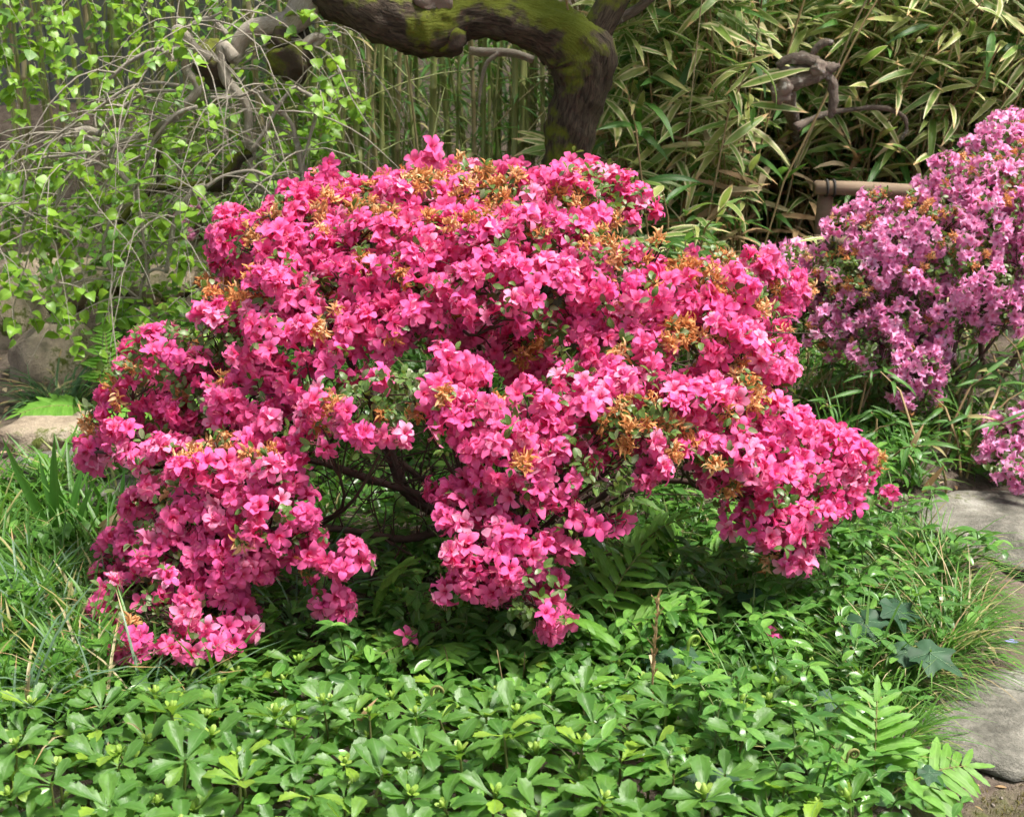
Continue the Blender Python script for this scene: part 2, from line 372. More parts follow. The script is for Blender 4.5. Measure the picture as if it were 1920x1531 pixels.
def catmull(P, per=6):
    P = np.asarray(P, float); P = np.concatenate([[2 * P[0] - P[1]], P, [2 * P[-1] - P[-2]]])
    out = []
    for i in range(1, len(P) - 2):
        p0, p1, p2, p3 = P[i - 1:i + 3]
        for t in np.linspace(0, 1, per, endpoint=False):
            out.append(0.5 * (2 * p1 + (p2 - p0) * t + (2 * p0 - 5 * p1 + 4 * p2 - p3) * t * t + (3 * p1 - p0 - 3 * p2 + p3) * t ** 3))
    out.append(P[-2]); return np.array(out)
def grid_faces(nr, nc):
    i = np.arange(nr - 1)[:, None]; j = np.arange(nc - 1)[None]
    return np.stack([i * nc + j, i * nc + j + 1, (i + 1) * nc + j + 1, (i + 1) * nc + j], -1).reshape(-1, 4)

def leaf(L, wf, rows=7, cols=3, fold=0.25, curl=0.6, base=0.0, wave=0.0, teeth=None, twist=0.0):
    """blade along +Y, top side +Z; wf(v) half width; curl bends it down along its length"""
    v = np.linspace(0, 1, rows); u = np.linspace(-1, 1, cols)
    ang = base - curl * v; dy = np.cos(ang); dz = np.sin(ang)
    cy = np.concatenate([[0], np.cumsum((dy[1:] + dy[:-1]) / 2)]) / (rows - 1) * L
    cz = np.concatenate([[0], np.cumsum((dz[1:] + dz[:-1]) / 2)]) / (rows - 1) * L
    w = np.array([wf(x) for x in v]) * L
    U, VV = np.meshgrid(u, v); ww = w[:, None] * np.ones_like(U)
    X = U * ww; Y = cy[:, None] + 0 * U; Z = cz[:, None] + fold * np.abs(U) * ww
    if teeth is not None:
        for (ri, dyy) in teeth: Y[ri, 0] += dyy * L; Y[ri, -1] += dyy * L
    if wave: Z = Z + wave * L * np.sin(VV * 11 + U * 1.7) * np.abs(U)
    if twist:
        a = twist * VV; X, Z = X * np.cos(a) - (Z - cz[:, None]) * np.sin(a), cz[:, None] + X * np.sin(a) + (Z - cz[:, None]) * np.cos(a)
    return Geo(np.stack([X, Y, Z], -1).reshape(-1, 3), grid_faces(rows, cols), np.stack([(U + 1) / 2, VV], -1).reshape(-1, 2))

def azalea_flower(seed, R=0.026, pointed=0.0, depth=0.5, open_=1.0, rows=6):
    r = np.random.default_rng(seed); parts = []
    vs = np.linspace(0, 1, rows)
    for k in range(5):
        a = 2 * np.pi * k / 5 + r.normal(0, .06)
        u = np.array([-1, 0, 1.0])
        Lk = 1 + r.normal(0, .09); op = open_ * (1 + r.normal(0, .30)); cup = r.normal(0.10, .05)
        rad = np.interp(vs, [0, .3, .5, .75, 1], [.05, .17, .36, .74, 1.04 * Lk]) * (.75 + .25 * op)
        zz = np.interp(vs, [0, .3, .5, .75, 1], [-depth, -.08, .14, .24, .24 - .16 * op + .10 * (1 - op)]) + r.normal(0, .03)
        wmax = .335 - .06 * pointed
        w = np.interp(vs, [0, .3, .5, .72, .9, 1], [.035, .14, .26, wmax, wmax * (.90 - .35 * pointed), wmax * (.42 - .36 * pointed)])
        U, VV = np.meshgrid(u, vs)
        rr = rad[:, None] - .09 * (U ** 2) * VV * (1 if not pointed else 1.6); X = U * w[:, None]
        Z = zz[:, None] + cup * (U ** 2) * VV + .075 * r.normal(0, 1, U.shape) * VV
        tw = r.normal(0, .18); Z = Z + X * tw * VV
        ca, sa = math.cos(a), math.sin(a)
        V = np.stack([rr * ca - X * sa, rr * sa + X * ca, Z], -1).reshape(-1, 3) * R
        parts.append(Geo(V, grid_faces(rows, 3), np.stack([(U + 1) / 2, VV], -1).reshape(-1, 2)))
    st = []
    for k in range(5):
        a = r.random() * 6.28; p0 = np.array([0, 0, -.1]); p1 = np.array([.10 * math.cos(a), .10 * math.sin(a), .35]); p2 = np.array([.22 * math.cos(a), .22 * math.sin(a), .72])
        st.append(tube(np.array([p0, p1, p2]) * R, np.array([.016, .014, .010]) * R, 3, False))
    g = join(parts); s = join(st).mat(1)
    return join([g, s])
PINK = [azalea_flower(i, .0245, 0.0, .75, o) for i, o in enumerate([1.0, 1.1, .9, .75, 1.05, .55, .85, 1.2])]
ORCH = [azalea_flower(40 + i, .0245, .55, .85, o) for i, o in enumerate([.9, 1.0, .8, .7, 1.05, .55])]
def withered(seed, R=.024):
    r = np.random.default_rng(seed); gs = []
    for k in range(12):
        d = unit(r.normal(0, 1, 3) + np.array([0, 0, .4])); g = leaf(R * r.uniform(.6, 1.25), lambda v: .11 * math.sin(math.pi * min(1, v * .85 + .12)) + .02, 5, 3, r.uniform(.2, 1.2), r.uniform(1.0, 3.2), r.uniform(.2, 1.0), 0, None, r.normal(0, 1.8))
        T = frames([d * R * .2], y=[d], z=unit(r.normal(0, 1, (1, 3))))[0]; gs.append(g.xf(T))
    return join(gs)
WITH = [withered(i) for i in range(6)]
AZLEAF = [leaf(.021, lambda v: .27 * math.sin(math.pi * (v * .9 + .05)) ** .8, 5, 3, .2, c) for c in (.3, .7, 1.1)]
def pachy_w(v): return np.interp(v, [0, .15, .4, .6, .75, .9, 1], [.02, .035, .12, .20, .235, .17, .05])
def pachy_leaf(curl, fold, seed):
    r = np.random.default_rng(seed); L = 1.0; vs = [0, .15, .34, .52, .60, .66, .74, .80, .88, .94, 1.0]
    w = [.02, .035, .10, .17, .215, .195, .24, .19, .185, .12, .035]
    ys = [0, 0, 0, 0, .03, -.015, .035, -.015, .035, -.01, 0]
    u = np.array([-1, -.5, 0, .5, 1]); rows = len(vs); V = []; UV = []
    for v, ww, dy in zip(vs, w, ys):
        a = -curl * v; cy = v * math.cos(a * .6); cz = v * math.sin(a * .6)
        for uu in u:
            ed = 1.0 if abs(uu) == 1 else 0.0
            V.append((uu * ww * (1 + .06 * r.normal()), cy + dy * ed, cz + fold * abs(uu) * ww + .02 * math.sin(9 * v + 2 * uu) * abs(uu))); UV.append(((uu + 1) / 2, v))
    return Geo(V, grid_faces(rows, 5), UV)
PACHY = [pachy_leaf(c, f, i) for i, (c, f) in enumerate([(.1, .3), (.45, .25), (.7, .4), (.0, .5), (.9, .2)])]
VINCA = [leaf(1.0, lambda v: .235 * math.sin(math.pi * min(1, v * .93 + .04)) ** .75, 7, 3, f, c) for f, c in ((.25, .3), (.4, .6), (.15, .9), (.5, .1))]
def sasa_w(v): return np.interp(v, [0, .04, .15, .4, .7, .9, 1], [.010, .028, .058, .068, .050, .020, .002])
SASA = [leaf(1.0, sasa_w, 9, 5, f, c, .25, w, None, t) for f, c, w, t in ((.3, .5, .004, .2), (.2, 1.0, .006, -.4), (.45, 1.5, .003, .5), (.25, .2, .004, -.2), (.6, .8, .005, 1.0))]
SASA_LO = [leaf(1.0, sasa_w, 6, 3, f, c, .25) for f, c in ((.3, .6), (.2, 1.2), (.5, .2))]
def mulb_w(v): return np.interp(v, [0, .04, .12, .3, .5, .7, .85, 1], [.02, .20, .33, .42, .40, .28, .14, .015])
MULB = [leaf(1.0, mulb_w, 8, 5, f, c, 0, w, [(3, .03), (5, .04), (6, -.03)]) for f, c, w in ((.2, .5, .02), (.35, .9, .03), (.1, .2, .015), (.5, 1.2, .03))]
MULB_LO = [leaf(1.0, mulb_w, 5, 3, f, c) for f, c in ((.2, .5), (.4, .9), (.1, .2))]
def lobed(seed, lobes, n=40):
    """flat lobed leaf (ivy, vine) as a fan with veins"""
    r = np.random.default_rng(seed); th = np.linspace(-np.pi, np.pi, n, endpoint=False); rad = np.zeros(n) + .46
    for (a, L, wd) in lobes: rad = np.maximum(rad, L * np.exp(-((th - a) / wd) ** 2))
    rad *= 1 + .03 * np.sin(th * 13 + seed)
    rad *= np.where(np.abs(th) > 2.85, .45, 1)
    y = rad * np.cos(th) + .3; x = rad * np.sin(th); z = -.16 * (x * x + (y - .3) ** 2) + .05 * np.sin(5 * th)
    V = np.concatenate([[[0, .3, .02]], np.stack([x, y, z], 1)]); Q = [[0, 1 + i, 1 + (i + 1) % n, -1] for i in range(n)]
    # leaf faces +Z; th grows clockwise seen from above
    Q = [[a, c, b, d] for a, b, c, d in Q]
    g = Geo(V, Q, np.stack([V[:, 0] * .5 + .5, V[:, 1]], 1)); vs = [g]
    for (a, L, wd) in lobes:
        d = np.array([math.sin(a), math.cos(a)]); pts = [np.array([0, .3, .03])]
        for f in (.35, .65, .92):
            p = d * L * f; pts.append(np.array([p[0], p[1] + .3, .016 - .16 * (L * f) ** 2]))
        vs.append(tube(np.array(pts), np.array([.0065, .0055, .004, .002]), 3, False).mat(1))
    return join(vs)
IVY = [lobed(1, [(0, .82, .55), (1.05, .64, .52), (-1.05, .64, .52), (2.05, .5, .5), (-2.05, .5, .5)]), lobed(2, [(0, .88, .58), (1.0, .60, .5), (-1.0, .64, .5), (2.0, .5, .5), (-2.0, .48, .5)])]

# ================================================================== SETTING: ground, stones
def build_ground():
    xs = np.concatenate([np.array([-400, -150, -60, -25, -12, -7, -5, -4]), np.arange(-3.2, 3.2, .05), np.array([3.4, 4, 5, 7, 12, 25, 60, 150, 400])])
    ys = np.concatenate([np.array([-400, -100, -30, -10, -4, -1, .5, 1.2]), np.arange(1.5, 7.6, .05), np.array([8, 9, 10.5, 12, 14, 16, 18, 25, 60, 150, 400])])
    X, Y = np.meshgrid(xs, ys); Z = terrain(X, Y)
    near = (np.abs(X) < 3.2) & (Y > 1.4) & (Y < 7.6)
    Z = Z + near * rng.normal(0, .0035, Z.shape)
    g = Geo(np.stack([X, Y, Z], -1).reshape(-1, 3), grid_faces(len(ys), len(xs)))
    o = obj('ground', mesh('ground', g, MAT['soil'])); o['kind'] = 'structure'; o['label'] = 'brown garden soil with mossy patches'
build_ground()

def rock_geo(sx, sy, sz, seed, rough=.18, flat=0.0, n=26):
    th = np.linspace(0, np.pi, n // 2 + 1); ph = np.linspace(0, 2 * np.pi, n, endpoint=False)
    V = []
    for t in th:
        for p in ph:
            d = Vector((math.sin(t) * math.cos(p), math.sin(t) * math.sin(p), math.cos(t)))
            k = 1 + rough * mnoise.noise(d * 1.3 + Vector((seed * 7.3, 0, 0))) * 1.6 + rough * .5 * mnoise.noise(d * 3.5 + Vector((seed * 3.1, 5, 0))) + rough * .2 * mnoise.noise(d * 9 + Vector((seed, 9, 0)))
            q = 2 + flat * 6; r = (abs(d.x) ** q + abs(d.y) ** q + abs(d.z) ** q) ** (-1 / q) if flat else 1.0
            if flat: r = (((d.x ** 2 + d.y ** 2) ** .5) ** 5 + abs(d.z) ** 5) ** (-.2)
            V.append((d.x * k * r * sx, d.y * k * r * sy, d.z * (1 + (k - 1) * (.35 if flat else 1)) * r * sz))
    m = len(th); Q = []
    for i in range(m - 1):
        for j in range(n): Q.append([i * n + j, (i + 1) * n + j, (i + 1) * n + (j + 1) % n, i * n + (j + 1) % n])
    return Geo(V, Q)
def rock(name, px, py, sx, sy, sz, seed, label, cat='rock', m='rock', sink=.3, flat=0.0, rz=0.0, rough=.18, dz=0, group=None):
    p = ground(px, py); o = obj(name, mesh(name, rock_geo(sx, sy, sz, seed, rough, flat, 40 if flat else 28), MAT[m]))
    o.location = (p[0], p[1], tz(p[0], p[1]) + sz * (1 - 2 * sink) + dz); o.rotation_euler = (0, 0, rz); return tag(o, label, cat, group)
rock('stepping_stone', 1930, 1370, .215, .165, .035, 3, 'smooth grey flagstone sunk in the path beside the sedge tussocks, lower of two', 'stepping stone', 'flag', .40, 1.0, .3, .22)
rock('stepping_stone', 1885, 1005, .185, .20, .035, 5, 'pale grey flagstone in the path below the small orchid pink bush', 'stepping stone', 'flag', .40, 1.0, .9, .22)
rock('boulder', 118, 712, .17, .13, .12, 8, 'large tan boulder with mossy foot behind the lilyturf tuft', rough=.25)
rock('boulder', 20, 640, .12, .12, .14, 12, 'brownish boulder half hidden by leafy twigs beside the tan boulder', rough=.25)
rock('boulder', 100, 565, .26, .18, .12, 17, 'low dark brown rock on the bare bank behind the tan boulder', rough=.22)
rock('edging_stone', 85, 835, .125, .08, .045, 21, 'long pale flat stone edging the bed in front of the lilyturf', sink=.25, flat=1.0, rough=.22)
rock('edging_stone', 175, 815, .07, .07, .05, 22, 'small rounded grey stone wedged at the end of the long pale stone', sink=.25, rough=.15)
rock('edging_stone', 130, 905, .13, .10, .05, 24, 'flat grey stone with green algae lying below the long pale stone', m='flag', sink=.25, flat=1.0, rough=.2)
rock('edging_stone', 200, 950, .11, .09, .045, 27, 'flat dark stone next to the pink azalea skirt', m='flag', sink=.25, flat=1.0, rough=.2)
rock('boulder', 385, 525, .17, .14, .13, 31, 'grey brown boulder in the gap beneath the drooping branches', rough=.25)
rock('boulder', 300, 560, .12, .10, .09, 33, 'small grey rock beside the boulder beneath the drooping branches', rough=.25)
rock('boulder', 55, 480, .16, .14, .16, 36, 'weathered grey stone upright at the foot of the board fence', rough=.2)
rock('edging_stone', 1325, 965, .07, .05, .06, 39, 'tan stone showing under the right side of the pink azalea', sink=.2, rough=.2)

# ================================================================== fences
def board_fence():
    t = thing('board_fence', 'grey weathered vertical board fence behind the bamboo canes', 'fence', (-2.6, 7.3, tz(-2.6, 7.3)))
    bm = [mesh('board', join([Geo(np.array([[x, y, z] for x in (-.062, .062) for y in (-.011, .011) for z in (-.05, 1.7 + .02 * k)]), [[0, 1, 3, 2], [4, 6, 7, 5], [0, 4, 5, 1], [2, 3, 7, 6], [1, 5, 7, 3], [0, 2, 6, 4]])]), MAT['board'], False) for k in range(3)]
    for i in range(26):
        T = np.eye(4); T[0, 3] = -1.6 + i * .128; T[1, 3] = rng.normal(0, .004); c, s = math.cos(rng.normal(0, .006)), 0; obj('board', bm[i % 3], t, T)
    for z in (.35, 1.3):
        obj('rail', mesh('rail', tube(np.array([[-1.7, .05, z], [0, .05, z], [1.75, .05, z]]), .03, 4), MAT['board'], False), t)
board_fence()

def log_fence():
    Y = 4.62; a = at(1545, 352, Y); b = at(1800, 362, Y + .05); c = at(1543, 452, Y + .0); d = at(1800, 462, Y + .05); base = np.array([a[0] + .015, Y, tz(a[0], Y)])
    t = thing('log_rail_fence', 'low fence of peeled round logs lashed with dark cord behind the orchid pink azalea', 'fence', base)
    far = 1.15
    def dirn(p, q): return unit(q - p)
    for nm, p, q, r in (('rail', a, b, .0235), ('rail', c, d, .0205)):
        e = p + dirn(p, q) * far; pts = np.linspace(p - dirn(p, q) * .03, e, 9); pts[:, 2] += rng.normal(0, .0015, 9)
        obj(nm, mesh(nm, Geo(*(lambda g: (g.V - base, g.Q, g.UV, g.R))(tube(pts, r * (1 + rng.normal(0, .02, 9)), 14))), MAT['rail']), t)
        for k in (.0, .55, 1.05):
            for o in (-.012, .012):
                cpt = p + dirn(p, q) * (k + o + .02); ring = np.array([[0, math.cos(x), math.sin(x)] for x in np.linspace(0, 2 * np.pi, 13)]) * (r + .003) + cpt - base
                obj('lashing', mesh('lashing', tube(ring, .0045, 5), MAT['lash']), t)
    for k in (0.0, .55, 1.05):
        p = a + dirn(a, b) * (k + .015); g = tube(np.array([[p[0], Y + .035, p[2] - .012], [p[0] - .003, Y + .035, p[2] - .15], [p[0], Y + .035, tz(p[0], Y) - .03]]) - base, np.array([.026, .027, .029]), 12)
        obj('post', mesh('post', g, MAT['rail']), t)
log_fence()

# ================================================================== weeping mulberry: trunk, limbs, knobs, twigs, leaves
def rough_tube(px, Yb, per=8, ns=26, amp=.10, vs=1.0, seed=0, ridge=.35):
    P = catmull(np.array([at(p[0], p[1], Yb + (p[3] if len(p) > 3 else 0)) for p in px]), per)
    R = catmull(np.array([[p[2] / F * np.linalg.norm(at(p[0], p[1], Yb) - CAM), 0, 0] for p in px]), per)[:, 0]
    g = tube(P, R, ns, True, vs); k = len(P); C = np.repeat(P, ns, 0)
    D = g.V - C; rr = np.repeat(R, ns); ang = np.tile(np.arange(ns) / ns * 6.283, k)
    f = np.array([mnoise.noise(Vector(v * 9) + Vector((seed, 0, 0))) for v in g.V]) * amp * 1.4
    f += np.array([mnoise.noise(Vector((math.cos(a) * 3.5, math.sin(a) * 3.5, i * .55 + seed))) for a, i in zip(ang, np.repeat(np.arange(k), ns))]) * amp * ridge * 2
    g.V = C + D * (1 + f)[:, None]; return g, P, R
def knob(px, py, Y, r, seed):
    c = at(px, py, Y); s = r / F * np.linalg.norm(c - CAM); g = rock_geo(s, s * .9, s, seed, .3, 0, 30); g.V = g.V + c; return g

TREE_Y = 4.35
def mulberry():
    base = at(1062, 340, TREE_Y); base[2] = tz(base[0], base[1])
    t = thing('weeping_mulberry', 'old weeping mulberry with thick mossy arching trunk and bare contorted drooping branches', 'tree', base)
    inv = loc_inv(t); nodes = []
    def part(nm, g, m, par=t): return obj(nm, mesh(nm, g.xf(inv), m), par)
    bpx = project(base)[0]
    g, P, R = rough_tube([(bpx[0] - 5, bpx[1] + 10, 58), (1058, 380, 46), (1064, 300, 43), (1075, 220, 45), (1090, 150, 54), (1083, 95, 58), (1030, 58, 50), (960, 34, 44), (880, 28, 41), (830, 42, 56), (780, 40, 60), (720, 22, 56), (650, -12, 50), (590, -45, 46), (540, -90, 40)], TREE_Y, 7, 44, .15, 1.0, 3, .55)
    tr = part('trunk', g, MAT['bark'])
    c = at(815, 0, TREE_Y - .05)
    part('bark_scar', knob(812, -4, TREE_Y - .04, 34, 5), MAT['deadwood'], tr)
    part('burl', knob(838, 72, TREE_Y - .03, 30, 6), MAT['bark_moss'], tr)
    for nm, kx, ky, r, sd in (('burl', 546, 112, 38, 7), ('burl', 395, 112, 33, 8), ('burl', 530, 75, 24, 9), ('burl', 405, 150, 20, 10), ('burl', 408, 345, 17, 12)):
        part(nm, knob(kx, ky, TREE_Y - .02, r, sd), MAT['bark_moss'], tr)
    B = [  # traced branches: points (px, py, radius px), depth offset, material
        ([(600, -40, 30), (570, 10, 28), (548, 42, 24), (505, 48, 17), (468, 58, 16), (447, 85, 15), (440, 120, 12)], 0, 'bark_grey'),
        ([(548, 42, 22), (560, 80, 24), (548, 120, 26)], .03, 'bark_moss'),
        ([(588, 88, 5), (605, 72, 7), (588, 70, 8), (570, 85, 9)], -.05, 'bark_grey'),
        ([(440, 110, 12), (418, 85, 10), (416, 120, 10), (428, 155, 10), (455, 185, 9), (466, 215, 8), (465, 255, 8), (472, 285, 8)], -.05, 'bark_grey'),
        ([(472, 285, 9), (448, 297, 10), (436, 318, 10), (410, 342, 11), (385, 352, 8)], -.05, 'bark_moss'),
        ([(385, 350, 8), (365, 358, 7), (342, 385, 6), (326, 420, 5), (320, 460, 5), (312, 512, 4)], -.15, 'bark_grey'),
        ([(395, 110, 12), (370, 95, 9), (345, 62, 10), (330, 58, 9), (328, 82, 7), (345, 100, 8), (350, 132, 8), (372, 165, 8), (350, 195, 9), (332, 218, 7)], -.1, 'bark_grey'),
        ([(332, 218, 7), (300, 235, 6), (262, 255, 5), (218, 272, 5), (210, 300, 5), (232, 332, 5), (257, 366, 5), (220, 395, 5), (203, 430, 5), (195, 470, 4), (216, 525, 3)], -.18, 'bark_grey'),
        ([(350, 55, 5), (370, 40, 4), (395, 35, 4), (412, 50, 5), (425, 65, 5)], -.1, 'bark_grey'),
        ([(330, 118, 6), (305, 95, 4), (285, 95, 4), (245, 115, 4), (205, 148, 3)], -.12, 'bark_grey'),
        ([(335, 160, 3), (290, 155, 3), (240, 165, 3), (180, 205, 2.5), (110, 250, 2), (30, 285, 2)], -.2, 'bark_grey'),
        ([(330, 170, 3), (270, 175, 3), (215, 215, 3), (180, 255, 3)], -.15, 'bark_grey'),
        ([(370, 200, 4), (330, 215, 4), (290, 260, 3), (275, 300, 2), (255, 330, 2)], -.2, 'bark_grey'),
        ([(472, 283, 4), (500, 240, 3.5), (525, 195, 3.5), (550, 165, 3), (565, 170, 3), (588, 185, 4), (592, 215, 4), (580, 260, 3), (562, 330, 2)], -.12, 'bark_grey'),
        ([(395, 183, 3), (450, 180, 3), (480, 172, 4), (510, 195, 4), (545, 230, 4), (556, 270, 4), (566, 330, 4), (570, 380, 3)], -.1, 'bark_grey'),
        ([(475, 285, 5), (470, 310, 5), (490, 350, 4), (515, 380, 4), (540, 395, 3)], -.05, 'bark_grey'),
        ([(436, 325, 6), (460, 340, 5), (490, 360, 4), (520, 372, 4), (560, 365, 3), (575, 350, 3)], .02, 'bark_grey'),
        ([(408, 345, 9), (360, 350, 9), (310, 350, 9), (270, 365, 9), (225, 420, 8)], .1, 'bark_moss'),
        ([(300, 355, 8), (300, 300, 7), (295, 260, 7), (300, 220, 6)], .12, 'bark_moss'),
        ([(205, 292, 4), (170, 285, 3), (120, 292, 3), (70, 300, 2.5), (48, 340, 2.5), (42, 400, 2)], -.22, 'bark_grey'),
        ([(205, 315, 3), (165, 300, 3), (130, 325, 3), (110, 365, 2.5), (100, 420, 2)], -.25, 'bark_grey'),
        ([(190, 252, 6), (165, 244, 7), (142, 248, 7)], -.1, 'bark_grey'),
        ([(212, 278, 4), (190, 265, 5), (170, 260, 5), (140, 250, 4)], -.12, 'bark_grey'),
        ([(257, 368, 4), (262, 400, 3.5), (268, 440, 3), (275, 500, 3), (280, 540, 2.5)], -.18, 'bark_grey'),
        ([(100, 380, 3), (60, 395, 3), (40, 440, 2.5), (35, 520, 2)], -.25, 'bark_grey'),
        ([(312, 508, 3), (290, 505, 3), (270, 520, 3), (262, 560, 2)], -.15, 'bark_grey'),
        ([(385, 352, 4), (420, 330, 3), (470, 320, 3), (500, 330, 3)], -.2, 'bark_grey'),
        ([(540, 392, 3), (570, 360, 3), (568, 300, 3), (550, 240, 3)], .05, 'bark_grey'),
        ([(880, 95, 8), (905, 98, 8), (960, 100, 8), (1000, 112, 7)], .12, 'bark_grey'),
        ([(935, 100, 4), (912, 120, 4), (902, 160, 3), (898, 200, 2)], .1, 'bark_grey'),
        ([(1120, 60, 12), (1150, 42, 9), (1190, 20, 9), (1230, -10, 8)], .15, 'deadwood'),
    ]
    for k, (pts, dy, m) in enumerate(B):
        g, P2, R2 = rough_tube(pts, TREE_Y + dy, 6, 12, .10, 1.0, k * 3.7, .3)
        part('branch', g, MAT[m])
        if k < 28:
            for i in range(0, len(P2), 2): nodes.append((P2[i], R2[i]))
    # weeping twigs
    tw = []; leafspots = []
    def twig(p, dirv, L, r0, droop, kk=10, leafy=0.0, lsz=(.026, .050)):
        pts = [np.array(p)]; d = unit(np.array(dirv, float)); st = L / (kk - 1)
        for i in range(kk - 1):
            d = unit(d + np.array([rng.normal(0, .10), rng.normal(0, .10), -droop * st * 4 + rng.normal(0, .08)])); pts.append(pts[-1] + d * st)
        pts = np.array(pts); pts[:, 2] = np.maximum(pts[:, 2], terrain(pts[:, 0], pts[:, 1]) + .03)
        tw.append((pts, np.linspace(r0, r0 * .35, kk)))
        n = int(L * leafy)
        for _ in range(n):
            f = rng.uniform(.15, 1); i = min(int(f * (kk - 1)), kk - 2); q = pts[i] + (pts[i + 1] - pts[i]) * rng.random()
            a = rng.random() * 6.283; leafspots.append((q, np.array([math.cos(a) * .8, math.sin(a) * .8 - .15, rng.uniform(-.75, .25)]), rng.uniform(*lsz)))
        return pts
    for i in range(250):
        p, r = nodes[rng.integers(len(nodes))]; a = rng.random() * 6.283
        twig(p, (math.cos(a) - .35, math.sin(a) * .7 - .2, rng.uniform(.1, .9)), rng.uniform(.2, .6), rng.uniform(.0016, .0034), rng.uniform(.7, 1.6), 10, rng.choice([0, 0, 0, 10, 22]))
    # hanging leafy shoots: (px range, start py range, depth, count, length, leaves per metre)
    for x0, x1, y0, y1, d0, d1, n, L0, L1, lf in ((-60, 330, -140, -20, 4.5, 5.3, 46, .3, .6, 42), (300, 620, -120, -20, 4.8, 5.3, 16, .2, .4, 25), (-60, 260, 230, 400, 4.45, 4.9, 52, .2, .4, 50), (-60, 160, 280, 430, 3.9, 4.1, 9, .2, .4, 35), (200, 640, 130, 420, 4.65, 5.2, 74, .18, .36, 48), (-60, 330, 420, 540, 4.2, 4.7, 24, .12, .26, 45), (-40, 130, 430, 560, 3.8, 4.1, 10, .2, .4, 40), (560, 700, 60, 220, 4.7, 5.1, 14, .2, .35, 45), (230, 400, 540, 610, 4.0, 4.4, 16, .1, .18, 60), (400, 560, 360, 420, 4.5, 5.0, 18, .1, .25, 50)):
        for _ in range(n):
            p = at(rng.uniform(x0, x1), rng.uniform(y0, y1), rng.uniform(d0, d1)); a = rng.random() * 6.283
            twig(p, (math.cos(a) * .5, math.sin(a) * .5, rng.uniform(-.6, .2)), rng.uniform(L0, L1), rng.uniform(.0012, .0024), rng.uniform(.8, 1.6), 9, lf)
    for kk in (9, 10):
        sel = [x for x in tw if len(x[0]) == kk]
        g = tube(np.array([x[0] for x in sel]), np.array([x[1] for x in sel]), 4, False)
        stuff(part('twigs', g, MAT['bark_grey']))
    # unseen crown added above the arching limb to shade the trunk
    for _ in range(90):
        p = np.array([rng.uniform(.1, .95), rng.uniform(3.8, 5.0), rng.uniform(1.5, 2.0)]); a = rng.random() * 6.283
        twig(p, (math.cos(a) * .7, math.sin(a) * .7, rng.uniform(-.3, .3)), rng.uniform(.25, .4), .0018, .3, 9, 55, (.045, .075))
    part('branch', tube(catmull(np.array([at(1090, 110, TREE_Y), [.45, 4.4, 1.45], [.75, 4.45, 1.75], [1.15, 4.5, 1.95]]), 6), np.linspace(.05, .015, 19), 10), MAT['bark'])  # bough added out of view to carry the shading crown
    pos = np.array([l[0] for l in leafspots]); d = unit(np.array([l[1] for l in leafspots])); sz = np.array([l[2] for l in leafspots])
    keep = ~((project(pos)[:, 0] > 690) & (project(pos)[:, 1] > -25)); pos, d, sz = pos[keep], d[keep], sz[keep]
    T = frames(pos, y=d, z=np.array([[.1, -.25, 1.0]]) + rng.normal(0, .25, (len(pos), 3)), scale=sz)
    vis = pick_visible(pos, sz, 14, 300)
    ms = [mesh('leaf', g, MAT['mulb']) for g in MULB]
    for i in np.where(vis)[0]: obj('leaf', ms[i % len(ms)], t, inv @ T[i])
    rest = spread_var(MULB_LO, T[~vis]); stuff(part('leaves', rest, MAT['mulb']))

def pick_visible(pos, size, cell, limit):
    """the pieces that show largest: nearest one in each small patch of the view, biggest first"""
    pr = project(pos); ok = (pr[:, 0] > 5) & (pr[:, 0] < W - 5) & (pr[:, 1] > 5) & (pr[:, 1] < H - 5)
    best = {}
    for i in np.where(ok)[0]:
        k = (int(pr[i, 0] / cell), int(pr[i, 1] / cell))
        if k not in best or pr[i, 2] < pr[best[k], 2]: best[k] = i
    idx = sorted(best.values(), key=lambda i: -np.broadcast_to(size, len(pos))[i] / pr[i, 2])[:limit]
    m = np.zeros(len(pos), bool); m[idx] = True; return m
mulberry()

